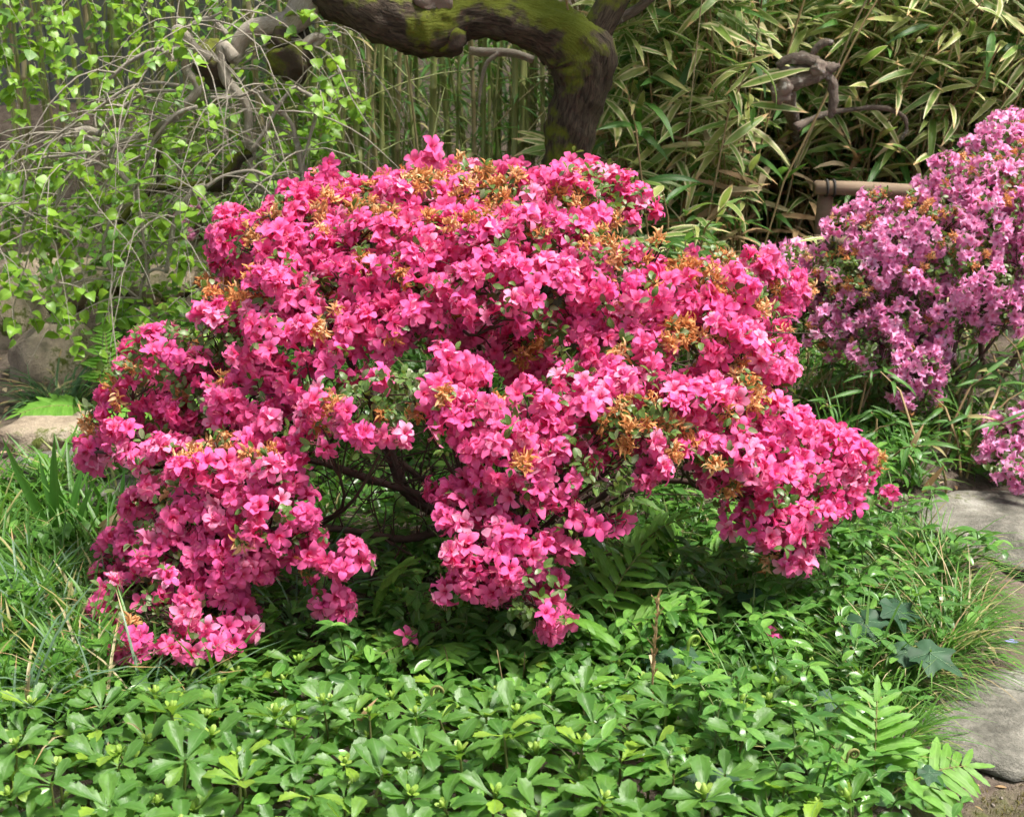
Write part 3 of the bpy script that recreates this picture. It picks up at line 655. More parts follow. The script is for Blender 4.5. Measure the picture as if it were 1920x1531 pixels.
# ================================================================== dead wood in the bamboo
def dead_wood():
    Y = 4.5; c = at(1500, 215, Y + .1); base = np.array([c[0], c[1], tz(c[0], c[1])]); t = thing('dead_stump', 'gnarled grey dead stump with broken weathered top amid the variegated bamboo', 'dead stump', base); inv = loc_inv(t)
    br = [([(1480, 420, 8, .75), (1488, 330, 8, .68), (1490, 250, 10, .45), (1480, 195, 14, .10), (1470, 168, 16)], 1), ([(1462, 180, 14), (1472, 160, 13), (1500, 152, 12), (1528, 143, 11), (1556, 128, 9), (1572, 124, 5)], 2), ([(1456, 124, 5), (1478, 112, 8), (1505, 110, 10), (1530, 118, 10), (1556, 128, 8), (1575, 122, 3)], 3),
          ([(1545, 136, 8), (1560, 152, 9), (1563, 180, 8), (1560, 205, 6), (1556, 222, 3)], 4), ([(1520, 108, 5), (1530, 92, 5), (1545, 80, 6), (1562, 80, 4)], 5), ([(1462, 126, 4), (1480, 132, 7), (1505, 130, 8), (1525, 135, 6)], 6), ([(1480, 130, 4), (1495, 140, 5), (1515, 146, 5)], 7), ([(1455, 168, 6), (1440, 158, 4), (1430, 138, 3)], 8), ([(1600, 205, 4, .3), (1650, 202, 5, .3), (1690, 215, 5, .3), (1700, 240, 4, .3), (1690, 262, 6, .3)], 9), ([(1500, 150, 4), (1485, 165, 3), (1470, 175, 2)], 10), ([(1490, 240, 8, .22), (1540, 215, 5, .28), (1600, 205, 4, .3)], 12)]
    for pts, sd in br:
        g, _, _ = rough_tube(pts, Y, 6, 12, .30, 1.0, sd * 5.1, .7); obj('branch', mesh('branch', g.xf(inv), MAT['deadwood']), t)
    obj('burl', mesh('burl', knob(1466, 172, Y - .02, 21, 4).xf(inv), MAT['deadwood']), t); obj('burl', mesh('burl', knob(1535, 128, Y - .02, 13, 9).xf(inv), MAT['deadwood']), t)
dead_wood()

# ================================================================== bamboo
def cane_geo(h, r, lean, seed):
    q = np.random.default_rng(seed); ks = []; rs = []; z = -.05
    while z < h:
        for dz, m in ((0, 1.0), (.10, .97), (.185, .97), (.193, 1.28), (.2, 1.28)): ks.append(z + dz); rs.append(r * m * (1 - .35 * max(z, 0) / h))
        z += .205
    ks = np.array(ks); P = np.stack([lean[0] * ks + .01 * np.sin(ks * 3 + seed), lean[1] * ks + .01 * np.cos(ks * 2.3 + seed), ks], 1)
    return tube(P, np.array(rs), 8, False)
def canes():
    cm = [(cane_geo(h, r, l, i), l, h) for i, (h, r, l) in enumerate([(2.7, .0105, (0, 0)), (2.5, .0085, (.05, .02)), (2.8, .0125, (-.03, .03)), (2.2, .006, (.10, 0)), (2.5, .009, (-.08, -.02)), (1.8, .005, (-.15, .02))])]
    cms = [mesh('culm', c[0], MAT['cane']) for c in cm]; lm = [mesh('leaf', g, MAT['sasa_green']) for g in SASA_LO]
    n = 0
    zones = [(590, 1060, 4.9, 6.2, 70), (-40, 330, 5.7, 6.9, 40), (330, 600, 5.4, 6.6, 30), (1100, 1300, 5.2, 6.2, 12)]
    for (x0, x1, d0, d1, cnt) in zones:
        for i in range(cnt):
            Y = rng.uniform(d0, d1); p = at(rng.uniform(x0, x1), 250, Y); k = rng.integers(len(cm)); z = tz(p[0], Y); left = x1 < 350
            t = thing('bamboo_cane', ('thick ', 'slim ', 'very thick ', 'thin leaning ', 'medium leaning ', 'very thin slanting ')[k] + ('green bamboo cane in front of the grey board fence' if left else ('bamboo cane behind the arching mossy trunk' if x0 < 1000 and x0 > 500 else ('bamboo cane behind the contorted mulberry branches' if x0 < 500 else 'bamboo cane between the mossy trunk and the variegated bamboo'))), 'bamboo', (p[0], Y, z), rng.random() * 6.28, 'bamboo canes by the board fence' if left else ('bamboo canes behind the arching trunk' if 500 < x0 < 1000 else ('bamboo canes behind the branches' if x0 < 500 else 'bamboo canes right of the trunk')))
            obj('culm', cms[k], t)
            for j in range(3 if left else 9):
                zz = rng.uniform(.35, 1.35); l = cm[k][1]; a = rng.random() * 6.28; L = rng.uniform(.07, .15)
                obj('leaf', lm[j % 3], t, frames([[l[0] * zz, l[1] * zz, zz]], y=[[math.cos(a), math.sin(a), rng.uniform(-.9, .3)]], z=[[0, 0, 1]], scale=L)[0])
    # undergrowth between the canes that reads as one mass
    N = 3000; px = rng.uniform(300, 1150, N); Y = rng.uniform(5.5, 7.6, N); py = rng.uniform(40, 430, N); P = np.array([at(a, b, c) for a, b, c in zip(px, py, Y)])
    ok = P[:, 2] > terrain(P[:, 0], P[:, 1]) + .05; P = P[ok]; a = rng.random(len(P)) * 6.28
    g = spread_var(SASA_LO, frames(P, y=np.stack([np.cos(a), np.sin(a), rng.uniform(-1.2, .5, len(P))], 1), scale=rng.uniform(.06, .15, len(P)))); o = stuff(obj('bamboo_foliage', mesh('bamboo_foliage', g, MAT['sasa_green'])))
    tag(o, 'dense dark green bamboo foliage filling the space behind the canes', 'bamboo foliage')
    N = 7500; x = rng.uniform(-3.0, 1.1, N); y = rng.uniform(5.3, 8.3, N); z = rng.uniform(1.75, 3.0, N); a = rng.random(N) * 6.28  # unseen leaf layer added overhead so the gaps between canes fall dark
    g = spread_var(SASA_LO, frames(np.stack([x, y, z], 1), y=np.stack([np.cos(a), np.sin(a), rng.uniform(-1.0, .3, N)], 1), scale=rng.uniform(.09, .18, N))); o = stuff(obj('shade_canopy', mesh('shade_canopy', g, MAT['sasa_green']))); tag(o, 'bamboo leaves added out of view above the canes to shade the grove', 'added shade canopy')
    # thin side shoots
    N = 170; b0 = np.array([at(rng.uniform(560, 1130), rng.uniform(60, 300), rng.uniform(5.0, 6.2)) for _ in range(N)]); d = np.stack([rng.normal(0, .35, N), rng.normal(0, .2, N), rng.uniform(-1, 1, N)], 1); d = unit(d); L = rng.uniform(.15, .5, N)
    s = np.linspace(0, 1, 5); PP = b0[:, None] + d[:, None] * (s[None, :, None] * L[:, None, None]); PP[:, :, 2] -= (s ** 2)[None] * .12
    g = tube(PP, np.full((N, 5), .0025), 4, False); o = stuff(obj('bamboo_shoots', mesh('bamboo_shoots', g, MAT['cane']))); tag(o, 'thin criss-crossing bamboo side shoots behind the arching trunk', 'bamboo shoots')
canes()

def sasa():
    lm = [mesh('leaf', g, MAT['sasa']) for g in SASA]; lg = [mesh('leaf', g, MAT['sasa_green']) for g in SASA]
    cms = [mesh('culm', tube(np.array([[0, 0, -.03], [l * .3, .0, .45 * h], [l, .0, .85 * h], [l * 1.6, .02, h]]), np.array([.0042, .0038, .0032, .002]), 6, False), MAT['straw']) for l, h in ((.02, 1.0), (.10, 1.0), (-.08, 1.0), (.2, 1.0))]
    LX = (.02, .10, -.08, .2)
    def plant(x, y, h, k, nl, L0, L1, label, group, mats, rz):
        t = thing('dwarf_bamboo', ('straight ', 'slightly leaning ', 'back curved ', 'strongly leaning ')[k] + label, 'dwarf bamboo', (x, y, tz(x, y)), rz, group)
        S = np.diag([h, h, h, 1.0]); S[0, 0] = S[1, 1] = 1.0; S[2, 2] = h; obj('culm', cms[k], t, S)
        for j in range(nl):
            f = 1 - rng.random() ** 1.6 * .62 if j > 2 else 1.0 - .04 * j; a = rng.random() * 6.283 if j > 0 else rng.uniform(3.6, 5.8) - rz
            xx = LX[k] * np.interp(f, [0, .45, .85, 1], [0, .3, 1, 1.6]); d = [math.cos(a), math.sin(a), rng.uniform(-.55, .45)]
            m = mats[rng.integers(len(mats))]
            fx, fy = .25 + rng.normal(0, .3), -.55 + rng.normal(0, .3); obj('leaf', m, t, frames([[xx, .01 * f, f * h]], y=[d], z=[[fx * math.cos(rz) + fy * math.sin(rz), -fx * math.sin(rz) + fy * math.cos(rz), 1]], scale=rng.uniform(L0, L1))[0])
    # tall variegated thicket on the right bank
    n = 0
    for i in range(210):
        px = rng.uniform(1120, 2080); Y = 4.35 + 1.5 * (i / 210) + rng.normal(0, .1); p = at(px, 250, Y)
        if px < 1180 and Y < 4.9: continue
        if 1480 < px < 1660 and Y < 5.2: continue
        
        if px > 1390 and Y < 4.9: Y += .55; p = at(px, 250, Y)
        h = rng.uniform(.40, 1.25) + .12 * (Y - 4.4)
        plant(p[0], Y, h, rng.integers(4), 11, .12, .23, 'tall dwarf bamboo stalk with cream edged leaves in the thicket on the bank', 'variegated bamboo thicket', lm if rng.random() < .8 else lm[:2] + lg, rng.random() * 6.28)
    # low young plants around the orchid bush foot
    for i in range(85):
        px = rng.uniform(1490, 2000); py = rng.uniform(690, 935) if i < 60 else rng.uniform(600, 900); p = ground(px, py)
        if p[0] > path_edge(p[1]) + .25 and p[1] < 3.5: continue
        plant(p[0], p[1], rng.uniform(.08, .26), rng.integers(4), 7, .05, .11, 'low green dwarf bamboo shoot under the orchid pink azalea', 'young bamboo under the orchid azalea', lg, rng.random() * 6.28)
    for i in range(34):
        px = rng.uniform(1200, 1415); p = at(px, 400, rng.uniform(3.95, 4.4)); plant(p[0], p[1], rng.uniform(.25, .55), rng.integers(4), 8, .10, .18, 'shorter dwarf bamboo stalk leaning out behind the pink azalea', 'bamboo leaning behind the pink azalea', lm if i % 3 else lg, rng.random() * 6.28)
    # mass behind: dry stalks and leaves
    N = 1150; px = rng.uniform(1110, 2150, N); Y = rng.uniform(0, 1, N) * 1.6 + np.where(px > 1390, 4.95, 4.6); x = (px - W / 2) / F * Y * 1.04; h = rng.uniform(.5, 1.5, N); z = terrain(x, Y)
    P = np.zeros((N, 4, 3)); s = np.array([0, .35, .7, 1.0]); lean = rng.normal(0, .16, (N, 2))
    P[:, :, 0] = x[:, None] + lean[:, :1] * s ** 1.5 * h[:, None]; P[:, :, 1] = Y[:, None] + lean[:, 1:] * s ** 1.5 * h[:, None]; P[:, :, 2] = z[:, None] + s * h[:, None]
    o = stuff(obj('bamboo_stalks', mesh('bamboo_stalks', tube(P, np.full((N, 4), 1) * rng.uniform(.0018, .0042, (N, 1)), 4, False), MAT['straw']))); tag(o, 'dense tan dry stalks crowding the bamboo thicket', 'bamboo stalks')
    N = 19000; px = rng.uniform(1110, 2150, N); Y = rng.uniform(0, 1, N) * 1.7 + np.where(px > 1390, 4.85, 4.5); x = (px - W / 2) / F * Y * 1.04; z = terrain(x, Y) + rng.uniform(.03, 1.45, N) ** .8; a = rng.random(N) * 6.283
    T = frames(np.stack([x, Y, z], 1), y=np.stack([np.cos(a), np.sin(a), rng.uniform(-1.0, .5, N)], 1), z=np.array([[.25, -.6, 1.0]]) + rng.normal(0, .35, (N, 3)), scale=rng.uniform(.11, .22, N)); q = rng.random(N)
    hi = z - .1 * (Y - 3.9) > .42 + .3 * rng.random(N)
    g = join([Geo(G.V, G.Q, G.UV, G.R, np.full(len(G.Q), mi)) for mi, G in ((0, spread_var(SASA_LO, T[hi & (q < .86)])), (1, spread_var(SASA_LO, T[(hi & (q >= .86)) | (~hi & (q < .55))])), (2, spread_var(SASA_LO, T[~hi & (q >= .55)])))])
    o = stuff(obj('bamboo_thicket', mesh('bamboo_thicket', g, [MAT['sasa'], MAT['sasa_green'], MAT['dry']]))); tag(o, 'tangled mass of bamboo leaves filling the thicket behind the stalks', 'bamboo thicket')
sasa()

# ================================================================== azaleas
def azalea(name, label, pads, dome, shapes, mat, base, minsep, dens, sizes, wither, face, leafn, sprigs=(), stems=(), down=0.0, leafsz=1.0, twr=.0013, tips=7, wprob=.74, wr=.023, inner=.35, truss=(2, 5), cone=.85, tl=.014, shrink=.96):
    """pads: flower cushions (px, py, rx, ry, depth offset) on a dome-shaped shrub; dome: centre, radii"""
    C, RAD = np.array(dome[0]), np.array(dome[1])
    t = thing(name, label, 'azalea bush', base); inv = loc_inv(t)
    def part(nm, g, m): return obj(nm, mesh(nm, g.xf(inv), m), t)
    ell = []
    for pd in pads:
        px, py, rx, ry = pd[:4]; rx, ry = rx * shrink, ry * shrink; off = pd[4] if len(pd) > 4 else 0.0
        d = ray(px, py); o = (CAM - C) / RAD; dd = d / RAD; A = dd @ dd; B = 2 * o @ dd; Cc = o @ o - 1; D = B * B - 4 * A * Cc
        tt = (-B - math.sqrt(D)) / (2 * A) if D > 0 else -B / (2 * A)
        k = np.linalg.norm(d); tt = tt + off / k; c = CAM + d * tt; s = tt * k / F * 1.03
        c = c + unit(d) * min(rx, ry) * s * .45
        while c[2] < tz(c[0], c[1]) + .085 + ry * s * .75: c = c - unit(d) * .01
        ell.append((c, np.array([rx * s, min(rx, ry * 1.5) * s * .95, ry * s]), 0))
    nfront = len(ell)
    for i in range(int(len(pads) * .35)):        # cushions on the far side of the shrub
        a = rng.uniform(.1, math.pi - .1); e = rng.uniform(.1, 1.2); dv = np.array([math.cos(a) * math.cos(e), math.sin(a) * math.cos(e), math.sin(e)])
        c = C + dv * RAD * .93; pr = project(c)[0]
        if any(abs(pr[0] - p[0]) < p[2] * .9 and abs(pr[1] - p[1]) < p[3] * .9 for p in pads): ell.append((c, np.array([.10, .09, .06]) * RAD[0] / .9, 0))
    P = []; N = []; lay = []
    for (c, r, _) in ell:
        area = 4 * math.pi * ((r[0] * r[1]) ** 1.6 / 3 + (r[0] * r[2]) ** 1.6 / 3 + (r[1] * r[2]) ** 1.6 / 3) ** (1 / 1.6); n = int(area * dens * 3) + 4
        v = unit(rng.normal(0, 1, (n, 3))); v = v[v[:, 2] > -.55]
        sh = np.where(rng.random(len(v)) < inner, rng.uniform(.6, .85, len(v)), rng.uniform(.93, 1.08, len(v)))
        bmp = np.array([mnoise.noise(Vector(c + w * r) * 13.0) for w in v]); sh = sh * (1 + .42 * bmp)
        q = c + v * r * sh[:, None]; nn = unit(v / r); out = unit((q - C) / RAD ** 2)
        keep = np.ones(len(q), bool)
        for (c2, r2, _) in ell:
            if c2 is not c: keep &= (((q - c2) / r2) ** 2).sum(1) > .55
        q, nn, out = q[keep], nn[keep], out[keep]
        P.append(q); N.append(.75 * nn + .45 * out + np.array([0, 0, face]))
    P = np.concatenate(P); N = np.concatenate(N); o = rng.permutation(len(P)); P, N = P[o], N[o]
    ok = P[:, 2] > terrain(P[:, 0], P[:, 1]) + .03; P, N = P[ok], N[ok]
    cells = {}; kept = []
    for i, p in enumerate(P):
        k = tuple((p / minsep).astype(int)); bad = False
        for dx in (-1, 0, 1):
            for dy in (-1, 0, 1):
                for dz in (-1, 0, 1):
                    for j in cells.get((k[0] + dx, k[1] + dy, k[2] + dz), ()):
                        if ((P[j] - p) ** 2).sum() < minsep ** 2: bad = True; break
                    if bad: break
                if bad: break
            if bad: break
        if not bad: cells.setdefault(k, []).append(i); kept.append(i)
    P, N = P[kept], N[kept]
    # clusters share a rough facing so that sprays read
    cl = np.array([[mnoise.noise(Vector(p * 9)), mnoise.noise(Vector(p * 9) + Vector((31, 0, 0))), mnoise.noise(Vector(p * 9) + Vector((0, 57, 0)))] for p in P])
    N = unit(unit(N) + cl * 1.0 + rng.normal(0, .42, P.shape) + np.array([0, 0, -down]))
    pr = project(P); pw = np.full(len(P), .05)
    for (wx, wy, ww) in wither: pw = np.maximum(pw, wprob * np.exp(-(((pr[:, 0] - wx) / (ww * 1.15)) ** 2 + ((pr[:, 1] - wy) / (ww * .75)) ** 2)))
    isw = rng.random(len(P)) < pw
    gap = np.array([mnoise.noise(Vector(p * 6.5) + Vector((11, 3, 7))) for p in P]) > .25
    gap2 = np.array([mnoise.noise(Vector(p * 15.0) + Vector((5, 23, 1))) for p in P]) > .40
    isf = ~isw & ~((gap | gap2) & (rng.random(len(P)) < .88))
    P0, N0, open0 = P, N, ~isf
    # each point is a truss: several blooms radiate from its centre
    PP, NN, FF, WW = [], [], [], []
    for p, n, f, w in zip(P, N, isf, isw):
        if not (f or w): continue
        k = int(rng.integers(truss[0], truss[1] + 1)) if f else int(rng.integers(2, 5)); x0 = unit(np.cross(n, rng.normal(0, 1, 3))); y0 = np.cross(n, x0); a0 = rng.random() * 6.283
        for j in range(k):
            aa = a0 + j * 6.283 / k + rng.normal(0, .3); tl_ = cone * rng.uniform(.55, 1.25) if k > 1 else rng.normal(0, .3); dv = unit(rng.normal(0, .22, 3) + n * math.cos(tl_) + (x0 * math.cos(aa) + y0 * math.sin(aa)) * math.sin(tl_) + np.array([0, 0, -down * .5]))
            PP.append(p + dv * tl * rng.uniform(.8, 1.2) * (1.0 if f else .5)); NN.append(dv); FF.append(f); WW.append(w)
    P, N, isf, isw = np.array(PP), np.array(NN), np.array(FF), np.array(WW)
    for (sx, sy, Y, n) in sprigs:
        c = at(sx, sy, Y)
        for _ in range(n): P = np.concatenate([P, [c + rng.normal(0, .014, 3)]]); N = np.concatenate([N, unit(np.array([[rng.normal(0, .5), -.8, .5 + rng.normal(0, .4)]]))]); isf = np.append(isf, True); isw = np.append(isw, False)
    sz = rng.uniform(*sizes, len(P))
    # flowers
    fi = np.where(isf)[0]; T = frames(P[fi], z=N[fi], scale=sz[fi]); vis = pick_visible(P[fi], sz[fi], 26, 300)
    fm = [mesh('flower', g, [mat, MAT['stamen']]) for g in shapes]
    for j, i in enumerate(np.where(vis)[0]): obj('flower', fm[j % len(fm)], t, inv @ T[i])
    rest = spread_var(shapes, T[~vis]); stuff(obj('flowers', mesh('flowers', rest.xf(inv), [mat, MAT['stamen']]), t))
    # withered blooms
    wi = np.where(isw)[0]
    if len(wi):
        Tw = frames(P[wi], z=N[wi] + np.array([0, 0, .3]), scale=rng.uniform(.75, 1.15, len(wi)) * wr / .024); wv = pick_visible(P[wi], np.ones(len(wi)), 22, 200); wm = [mesh('withered_flower', g, MAT['withered']) for g in WITH]
        for j, i in enumerate(np.where(wv)[0]): obj('withered_flower', wm[j % len(wm)], t, inv @ Tw[i])
        if (~wv).any(): stuff(obj('withered_flowers', mesh('withered_flowers', spread_var(WITH, Tw[~wv]).xf(inv), MAT['withered']), t))
    # leaves: small whorls just under and between the blooms
    li = rng.integers(0, len(P0), leafn); lp = P0[li] + rng.normal(0, .015, (leafn, 3)) - N0[li] * rng.uniform(-.012, .03, (leafn, 1))
    gi = np.where(open0)[0]
    if len(gi): lj = gi[rng.integers(0, len(gi), leafn // 2)]; lp = np.concatenate([lp, P0[lj] + rng.normal(0, .012, (len(lj), 3))]); li = np.concatenate([li, lj])
    lp = np.repeat(lp, 4, 0); ln = np.repeat(N0[li], 4, 0); d = unit(rng.normal(0, 1, lp.shape) + ln * .6 + np.array([0, 0, .2]))
    g = spread_var(AZLEAF, frames(lp + d * .004, y=d, z=ln + np.array([0, 0, .6]), scale=rng.uniform(.6, 1.15, len(lp)) * leafsz)); stuff(obj('leaves', mesh('leaves', g.xf(inv), MAT['azleaf']), t))
    # wood: stems to the cushions, then twigs to the blooms
    b = np.array(base, float); tw = []
    hubs = []
    for k, st in enumerate(stems):
        pts = np.array([b + np.array([rng.normal(0, .02), rng.normal(0, .02), -.02])] + [at(*p) for p in st[0]]); Q = catmull(pts, 6)
        part('branch', tube(Q, np.linspace(st[1], st[1] * .4, len(Q)) * (1 + rng.normal(0, .05, len(Q))), 9), MAT['twig']); hubs += list(Q[4:])
    hubs = np.array(hubs)
    for (c, r, _) in ell:
        h = hubs[((hubs - c) ** 2).sum(1).argmin()]; m = (h + c) / 2 + np.array([rng.normal(0, .03), rng.normal(0, .03), rng.normal(-.02, .02)])
        q = catmull(np.array([h, m, c]), 4); tw.append((q, np.linspace(.0045, .0024, 9)))
        for _ in range(tips):
            v = unit(rng.normal(0, 1, 3) + np.array([0, 0, .35])); e = c + v * r * .98; mid = (c + e) / 2 + rng.normal(0, .012, 3); s0 = q[rng.integers(5, 9)]
            tw.append((catmull(np.array([s0, mid, e]), 4), np.linspace(twr * 1.5, twr * .7, 9)))
    for _ in range(len(ell) * 3):
        h = hubs[rng.integers(len(hubs))]; v = unit(rng.normal(0, 1, 3) + np.array([0, 0, .6])); L = rng.uniform(.08, .24) * RAD[0] / .9; tw.append((catmull(np.array([h, h + v * L * .5 + rng.normal(0, .02, 3), h + v * L]), 4), np.linspace(.0022, .0008, 9)))
    g = tube(np.array([x[0] for x in tw]), np.array([x[1] for x in tw]), 5, False); stuff(obj('twigs', mesh('twigs', g.xf(inv), MAT['twig']), t))
    return t

PADS = [(930, 655, 85, 38, .34), (1020, 640, 75, 38, .34), (880, 615, 60, 30, .28), (1000, 705, 55, 25, .4), (640, 405, 100, 45), (750, 380, 110, 45), (870, 360, 110, 42), (985, 365, 110, 45), (1075, 395, 75, 55), (520, 430, 60, 25), (465, 450, 30, 18), (600, 460, 95, 45), (720, 450, 100, 50), (845, 440, 100, 50), (955, 450, 95, 50), (1060, 470, 80, 55), (1145, 490, 70, 42), (1215, 475, 40, 35),
    (560, 530, 95, 48), (670, 530, 95, 48), (790, 530, 95, 50), (915, 535, 100, 60), (1035, 545, 90, 50), (1135, 560, 75, 45), (1235, 560, 80, 48), (1325, 560, 80, 50), (1395, 595, 45, 50), (1300, 520, 60, 25),
    (470, 590, 85, 42), (430, 560, 50, 22), (395, 630, 80, 42), (310, 665, 70, 40), (250, 725, 58, 40), (215, 795, 50, 48), (175, 850, 26, 38),
    (420, 695, 90, 48, .06), (540, 645, 95, 52), (645, 620, 90, 55), (735, 590, 70, 40), (940, 600, 60, 30), (1090, 615, 80, 42, .05), (1180, 650, 75, 42), (1285, 640, 90, 50), (1390, 670, 70, 50), (1450, 700, 36, 50),
    (370, 760, 75, 50, .12), (470, 745, 90, 50, .05), (595, 690, 75, 42), (430, 800, 70, 40, .12),
    (670, 765, 95, 48, -.06), (775, 740, 80, 48, -.05), (835, 795, 70, 40, -.04), (615, 825, 48, 50, -.05), (735, 805, 95, 42, -.06), (850, 690, 45, 25), (545, 790, 60, 40, .02),
    (1100, 725, 95, 45, -.03), (995, 780, 100, 50, -.05), (1120, 800, 105, 55, -.07), (1245, 765, 90, 50, -.05), (1350, 765, 85, 50, -.04), (1435, 790, 60, 50, -.02), (955, 855, 80, 50, -.07), (1060, 880, 100, 55, -.09), (1175, 860, 90, 48, -.07), (1285, 850, 90, 45, -.05), (1000, 930, 70, 32, -.08), (850, 935, 40, 40, -.03), (900, 800, 60, 45, -.03),
    (1415, 880, 95, 55, -.06), (1535, 870, 85, 62, -.03), (1610, 900, 48, 50), (1675, 938, 18, 16), (1500, 960, 80, 48, -.07), (1425, 975, 60, 38, -.08), (1575, 955, 48, 34, -.03), (1475, 1040, 42, 36, -.10), (1525, 1030, 30, 30, -.08), (1480, 810, 50, 40),
    (265, 835, 65, 48, -.02), (340, 870, 75, 45, -.04), (430, 875, 85, 45, -.08), (520, 880, 58, 38, -.08), (300, 945, 50, 42, -.05), (400, 955, 90, 45, -.11), (515, 955, 65, 40, -.11), (300, 1030, 75, 48, -.10), (420, 1020, 68, 40, -.13), (548, 1015, 45, 34, -.10), (275, 1090, 58, 45, -.12), (375, 1085, 68, 48, -.14), (192, 1130, 14, 18, -.10), (320, 1150, 55, 50, -.15), (435, 1140, 34, 24, -.15), (335, 1210, 50, 22, -.17), (395, 1190, 34, 28, -.16), (290, 1175, 55, 38, -.14), (365, 1145, 65, 45, -.13), (240, 1120, 50, 34, -.12), (420, 1165, 40, 30, -.14), (230, 1060, 45, 40, -.10),
    (645, 1060, 26, 32, -.10), (615, 1130, 32, 30, -.12), (560, 1060, 25, 20, -.10),
    (960, 1055, 62, 42, -.16), (1000, 1130, 55, 42, -.18), (1030, 1180, 42, 28, -.19), (900, 1040, 50, 38, -.14), (890, 1095, 45, 28, -.16), (300, 1075, 80, 40, -.20), (390, 1090, 70, 40, -.20), (250, 1035, 60, 40, -.15), (450, 1065, 60, 32, -.17), (350, 1030, 80, 40, -.16), (500, 1000, 60, 32, -.14), (850, 962, 38, 28, -.08), (930, 1005, 50, 34, -.12), (920, 1085, 58, 36, -.15), (1015, 1045, 50, 30, -.14), (985, 1110, 62, 42, -.16), (1030, 1165, 38, 32, -.17), (1145, 985, 40, 14, -.12), (1172, 950, 12, 28, -.12), (1075, 975, 25, 18, -.10)]
WITHER = [(500, 415, 45), (640, 395, 70), (700, 420, 50), (780, 345, 50), (860, 335, 55), (960, 320, 50), (740, 445, 45), (1000, 420, 65), (1060, 385, 45), (415, 555, 30), (450, 545, 35), (1140, 445, 40), (1240, 515, 60), (1330, 515, 60), (1410, 560, 45), (1190, 600, 55), (1265, 620, 75), (1330, 640, 50), (1400, 740, 55), (1300, 825, 60), (1200, 790, 60), (1130, 780, 40), (165, 815, 26), (420, 845, 50), (500, 855, 40), (1645, 865, 22), (820, 400, 60), (920, 390, 50), (760, 505, 30), (690, 480, 30), (1350, 880, 40)]
azalea('pink_azalea', 'large spreading hot pink azalea with orange withered blooms on top', PADS, ((-.045, 3.08, .30), (.93, .62, .60)), PINK, MAT['pink'], (at(945, 1035, 2.95)[0], 2.98, tz(0, 2.98)), .0295, 720, (.82, 1.14), WITHER, .28, 2300,
    sprigs=[(795, 290, 3.0, 4), (815, 280, 3.0, 2), (600, 325, 3.05, 3), (615, 340, 3.05, 2), (725, 338, 3.05, 2), (972, 303, 3.05, 2), (1060, 308, 3.1, 2), (1308, 490, 3.05, 3)],
    stems=[([(820, 960, 2.92), (765, 925, 2.92), (735, 860, 2.95), (700, 760, 2.95), (640, 640, 2.95), (600, 500, 3.0)], .017), ([(1050, 985, 2.95), (1110, 945, 2.93), (1180, 895, 2.92), (1290, 870, 2.92), (1400, 850, 2.9)], .014), ([(900, 900, 3.0), (860, 780, 3.0), (840, 640, 3.02), (830, 500, 3.05), (820, 420, 3.1)], .014), ([(960, 880, 3.02), (920, 740, 3.05), (900, 620, 3.05), (960, 500, 3.1)], .012), ([(980, 900, 3.0), (1040, 760, 3.0), (1120, 620, 3.05), (1180, 540, 3.1)], .012), ([(880, 985, 2.9), (760, 1010, 2.8), (620, 990, 2.72), (450, 1000, 2.65), (330, 1050, 2.6)], .011), ([(860, 960, 2.9), (700, 900, 2.85), (560, 860, 2.8), (420, 880, 2.75), (280, 860, 2.8)], .011), ([(930, 1010, 2.8), (940, 1030, 2.68), (960, 1080, 2.6)], .007), ([(840, 940, 3.0), (660, 800, 3.0), (480, 700, 2.95), (330, 690, 3.0)], .010), ([(1100, 960, 2.9), (1250, 900, 2.85), (1420, 940, 2.75), (1520, 960, 2.75)], .010), ([(1040, 900, 3.05), (1200, 760, 3.0), (1330, 660, 3.0), (1400, 610, 3.05)], .010), ([(1120, 920, 3.0), (1360, 880, 2.95), (1560, 880, 2.95)], .009)])

OPADS = [(1478, 515, 36, 28, -.05), (1498, 595, 40, 34, -.05), (1545, 545, 50, 36, -.06), (1570, 610, 46, 34, -.06), (1690, 700, 44, 34, -.10), (1715, 745, 38, 24, -.12), (1725, 690, 40, 34, -.10), (1650, 650, 50, 34, -.08), (1650, 385, 30, 24), (1720, 405, 50, 36), (1800, 345, 52, 40), (1880, 275, 52, 36), (1860, 345, 62, 48), (1600, 425, 45, 30), (1680, 455, 62, 42), (1780, 430, 62, 42), (1870, 420, 62, 48), (1490, 500, 38, 26), (1560, 495, 52, 34), (1640, 515, 62, 40), (1740, 510, 62, 42), (1840, 510, 62, 42), (1910, 500, 40, 50), (1505, 560, 40, 34), (1590, 575, 52, 34), (1680, 580, 62, 38), (1770, 575, 52, 36), (1870, 570, 52, 34), (1490, 630, 26, 30), (1560, 640, 34, 24), (1640, 640, 52, 36), (1720, 640, 48, 34), (1885, 612, 34, 18), (1805, 612, 40, 18), (1690, 695, 38, 32), (1712, 755, 32, 14), (1730, 700, 25, 30), (1930, 260, 60, 40), (1990, 330, 80, 60), (1990, 450, 90, 70), (1990, 560, 70, 50), (1960, 380, 60, 50)]
OW = [(x, y, 42) for x, y in ((1520, 480), (1580, 475), (1610, 470), (1660, 350), (1700, 390), (1640, 425), (1730, 385), (1760, 470), (1790, 300), (1830, 300), (1850, 390), (1900, 350), (1690, 500), (1600, 530), (1820, 450), (1560, 560), (1770, 400), (1880, 310))]
